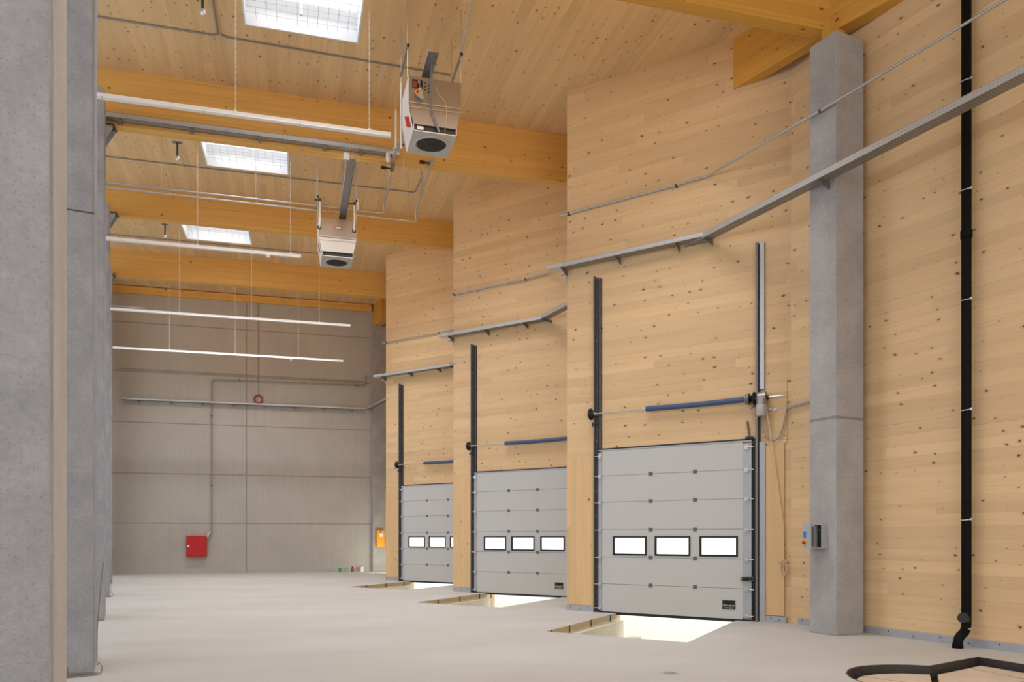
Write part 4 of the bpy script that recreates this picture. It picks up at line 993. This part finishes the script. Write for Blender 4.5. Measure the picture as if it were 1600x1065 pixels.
MB().cyl((2.42, Yw-.28, 0), (2.42, Yw-.28, .17), .06, 14).build('body', M['dark_red'], t); MB().cyl((2.42, Yw-.28, .17), (2.42, Yw-.28, .22), .035, 12).build('cap', M['black'], t)
t = thing('pipe_offcut', 'small pale upright pipe stub with red rim near the back wall corner', 'pipe', (2.82, Yw-.25, 0))
MB().cyl((2.82, Yw-.25, 0), (2.82, Yw-.25, .22), .07, 16).build('stub', M['white_metal'], t); MB().cyl((2.82, Yw-.25, .22), (2.82, Yw-.25, .24), .075, 16).build('rim', M['red'], t)

# ---------------------------------------------------------------- bent wires at pier feet, floor drain
def earth_wire(b, label, a=-.24):
    t = thing('earthing_strip', label, 'wire', W(a, b, 0), 'bent steel strips at pier feet')
    MB().tube([W(a+.01, b-.10, .004), W(a+.045, b-.08, .03), W(a+.05, b-.06, .09), W(a+.02, b-.04, .13), W(a+.002, b-.03, .10), W(a+.002, b-.03, .50), W(a+.03, b+.0, .9), W(a+.06, b+.03, 1.22)], .006, 6).build('upright_wire', M['mid_steel'], t)
    MB().bar(W(-.52, b-.16, .012), W(a, b-.10, .012), .02, .022).bar(W(-.52, b-.16, .0), W(-.52, b-.16, .12), .02, .02).bar(W(-.52, b-.14, .055), W(a+.02, b-.09, .03), .008, .008).build('floor_strip', M['mid_steel'], t)
earth_wire(9.72, 'bent wire standing at foot of the second left pier')
earth_wire(22.05, 'bent wire standing at foot of the fourth left pier')
t = thing('floor_drain', 'round slotted floor drain cover in the foreground', 'drain', (3.985, 7.875, 0))
MB().cyl((3.985, 7.875, -.02), (3.985, 7.875, .003), .105, 28).build('frame', M['galv_plate'], t)
MB().cyl((3.985, 7.875, .003), (3.985, 7.875, .005), .085, 28).build('cover', M['floor'], t)
mb = MB()
for i in range(-3, 4):
    L_ = math.sqrt(max(0, .07**2-(i*.02)**2)); mb.box(3.985+i*.02-.004, 3.985+i*.02+.004, 7.875-L_, 7.875-.012, .005, .0062); mb.box(3.985+i*.02-.004, 3.985+i*.02+.004, 7.875+.012, 7.875+L_, .005, .0062)
mb.build('slots', M['black'], t)

# ---------------------------------------------------------------- recessed frame in the floor, lower right
t = thing('recess_frame', 'black steel edge of the rounded floor recess at lower right', 'floor frame', W(8, 5.3, 0))
mb = MB(); n = len(REC); ctr = (8.1, 5.3)
for i in range(n):
    (a0, b0), (a1, b1) = REC[i], REC[(i+1) % n]
    def inn(a, b, f): L = math.hypot(a-ctr[0], b-ctr[1]); return (a-(a-ctr[0])/L*f, b-(b-ctr[1])/L*f)
    i0, i1 = inn(a0, b0, .012), inn(a1, b1, .012)
    mb.hexa([W(a0, b0, -.17), W(a1, b1, -.17), W(*i1, -.17), W(*i0, -.17), W(a0, b0, .004), W(a1, b1, .004), W(*i1, .004), W(*i0, .004)])
mb.build('steel_edge', M['dark_steel'], t)
mb = MB(); mb.add([W(a, b, -.16) for a, b in REC], [tuple(range(n))]); mb.build('recess_bed', M['black'], t)
PLATES = [([(6.86, 5.60), (7.06, 5.95), (7.30, 6.13), (7.52, 6.24), (7.70, 5.50), (7.4, 5.2)], 'pale floor plate at the rounded tip of the recess'),
          ([(7.55, 6.25), (7.83, 6.26), (8.10, 6.17), (8.33, 5.98), (8.1, 5.80), (7.73, 5.52)], 'pale floor plate under the curved recess edge'),
          ([(8.40, 5.93), (9.15, 6.05), (8.98, 5.25), (7.9, 5.20), (7.78, 5.46)], 'tan floor plate in the middle of the recess'),
          ([(9.18, 6.06), (9.46, 6.11), (9.41, 5.6), (9.30, 4.4), (9.02, 4.4), (9.02, 5.25)], 'narrow tan floor plate beside the recess right edge'),
          ([(6.9, 5.1), (7.45, 5.14), (7.74, 5.42), (7.86, 5.16), (8.98, 5.21), (8.98, 4.35), (6.95, 4.3)], 'front tan floor plate in the recess, mostly cut by the frame')]
for pl, lb in PLATES:
    mb = MB(); m_ = len(pl)
    mb.add([W(a, b, -.155) for a, b in pl]+[W(a, b, -.085) for a, b in pl], [tuple(range(m_)), tuple(range(m_, 2*m_))[::-1]]+[(i, (i+1) % m_, (i+1) % m_+m_, i+m_) for i in range(m_)])
    o = mb.build('floor_plate', M['plate_tan'], origin=W(*pl[0], -.12)); tag(o, lb, 'floor plate', 'plates in the floor recess')

# ---------------------------------------------------------------- light
def area(loc, rot, sx, sy, e, col=(1, 1, 1), name='lamp'):
    L = bpy.data.lights.new(name, 'AREA'); L.shape = 'RECTANGLE'; L.size = sx; L.size_y = sy; L.energy = e; L.color = col
    o = bpy.data.objects.new(name, L); COL.objects.link(o); o.location = loc; o.rotation_euler = rot; return o
# unseen fill lamp added along the left wall, no window there (column frame a=-6.8)
p = W(-6.8, 13, 6.0)
dirv = (W(1, 0, 0)-W(0, 0, 0))
o = area(p, Vector((dirv.x, dirv.y, -.12)).to_track_quat('-Z', 'Y').to_euler(), 38, 5.5, 1350, (.80, .89, 1.0), 'left_fill_lamp')
dv = (W(0, 1, 0)-W(0, 0, 0))
area(W(3, -8.6, 5.5), Vector((dv.x, dv.y, .0)).to_track_quat('-Z', 'Y').to_euler(), 14, 7, 720, (1., .97, .93), 'front_fill_lamp')  # unseen fill lamp added behind the camera; the front wall is closed
# unseen fill lamps added to brighten floor and walls, most behind the beams
for yb, xc, zl, e in ((11.15, 2.2, 10.05, 200), (17.62, .8, 10.30, 230), (23.9, -.6, 10.75, 250), (29.95, -2.0, 11.05, 210), (4.5, 4.0, 9.7, 150)):
    o = area((xc, yb, zl), (0, 0, 0), 7.5, .4, e, (.97, .985, 1.), 'hidden_fill_lamp'); o.data.spread = math.radians(115)
p = W(10.1, 31.2, .5)
o = area(p, (0, 0, 0), .8, .5, 25, (.93, 1., .85), 'far_fill_lamp')  # unseen lamp added to brighten the foot of the back wall; no pit here
o.rotation_euler = Vector((-.15, 1, .25)).to_track_quat('-Z', 'Y').to_euler()
wd = bpy.data.worlds.new('sky'); SC.world = wd; wd.use_nodes = True
bg = wd.node_tree.nodes['Background']; bg.inputs[0].default_value = (.93, .97, 1., 1); bg.inputs[1].default_value = 1.7

# ---------------------------------------------------------------- camera
cam = bpy.data.cameras.new('camera'); co = bpy.data.objects.new('camera', cam); COL.objects.link(co)
co.location = (0, 0, 1.5); co.rotation_euler = (math.pi/2, 0, -math.radians(15.5))
cam.sensor_width = 36; cam.sensor_fit = 'HORIZONTAL'; cam.lens = 36*1230/1600
cam.shift_y = (838-532.5)/1600; cam.clip_end = 300; cam.clip_start = .05
SC.camera = co
SC.view_settings.view_transform = 'Standard'; SC.view_settings.look = 'None'
SC.view_settings.exposure = 0.2; SC.view_settings.gamma = 1.0
SC.cycles.max_bounces = 10; SC.cycles.diffuse_bounces = 6
for o in bpy.data.objects:
    if '_o' in o: del o['_o']
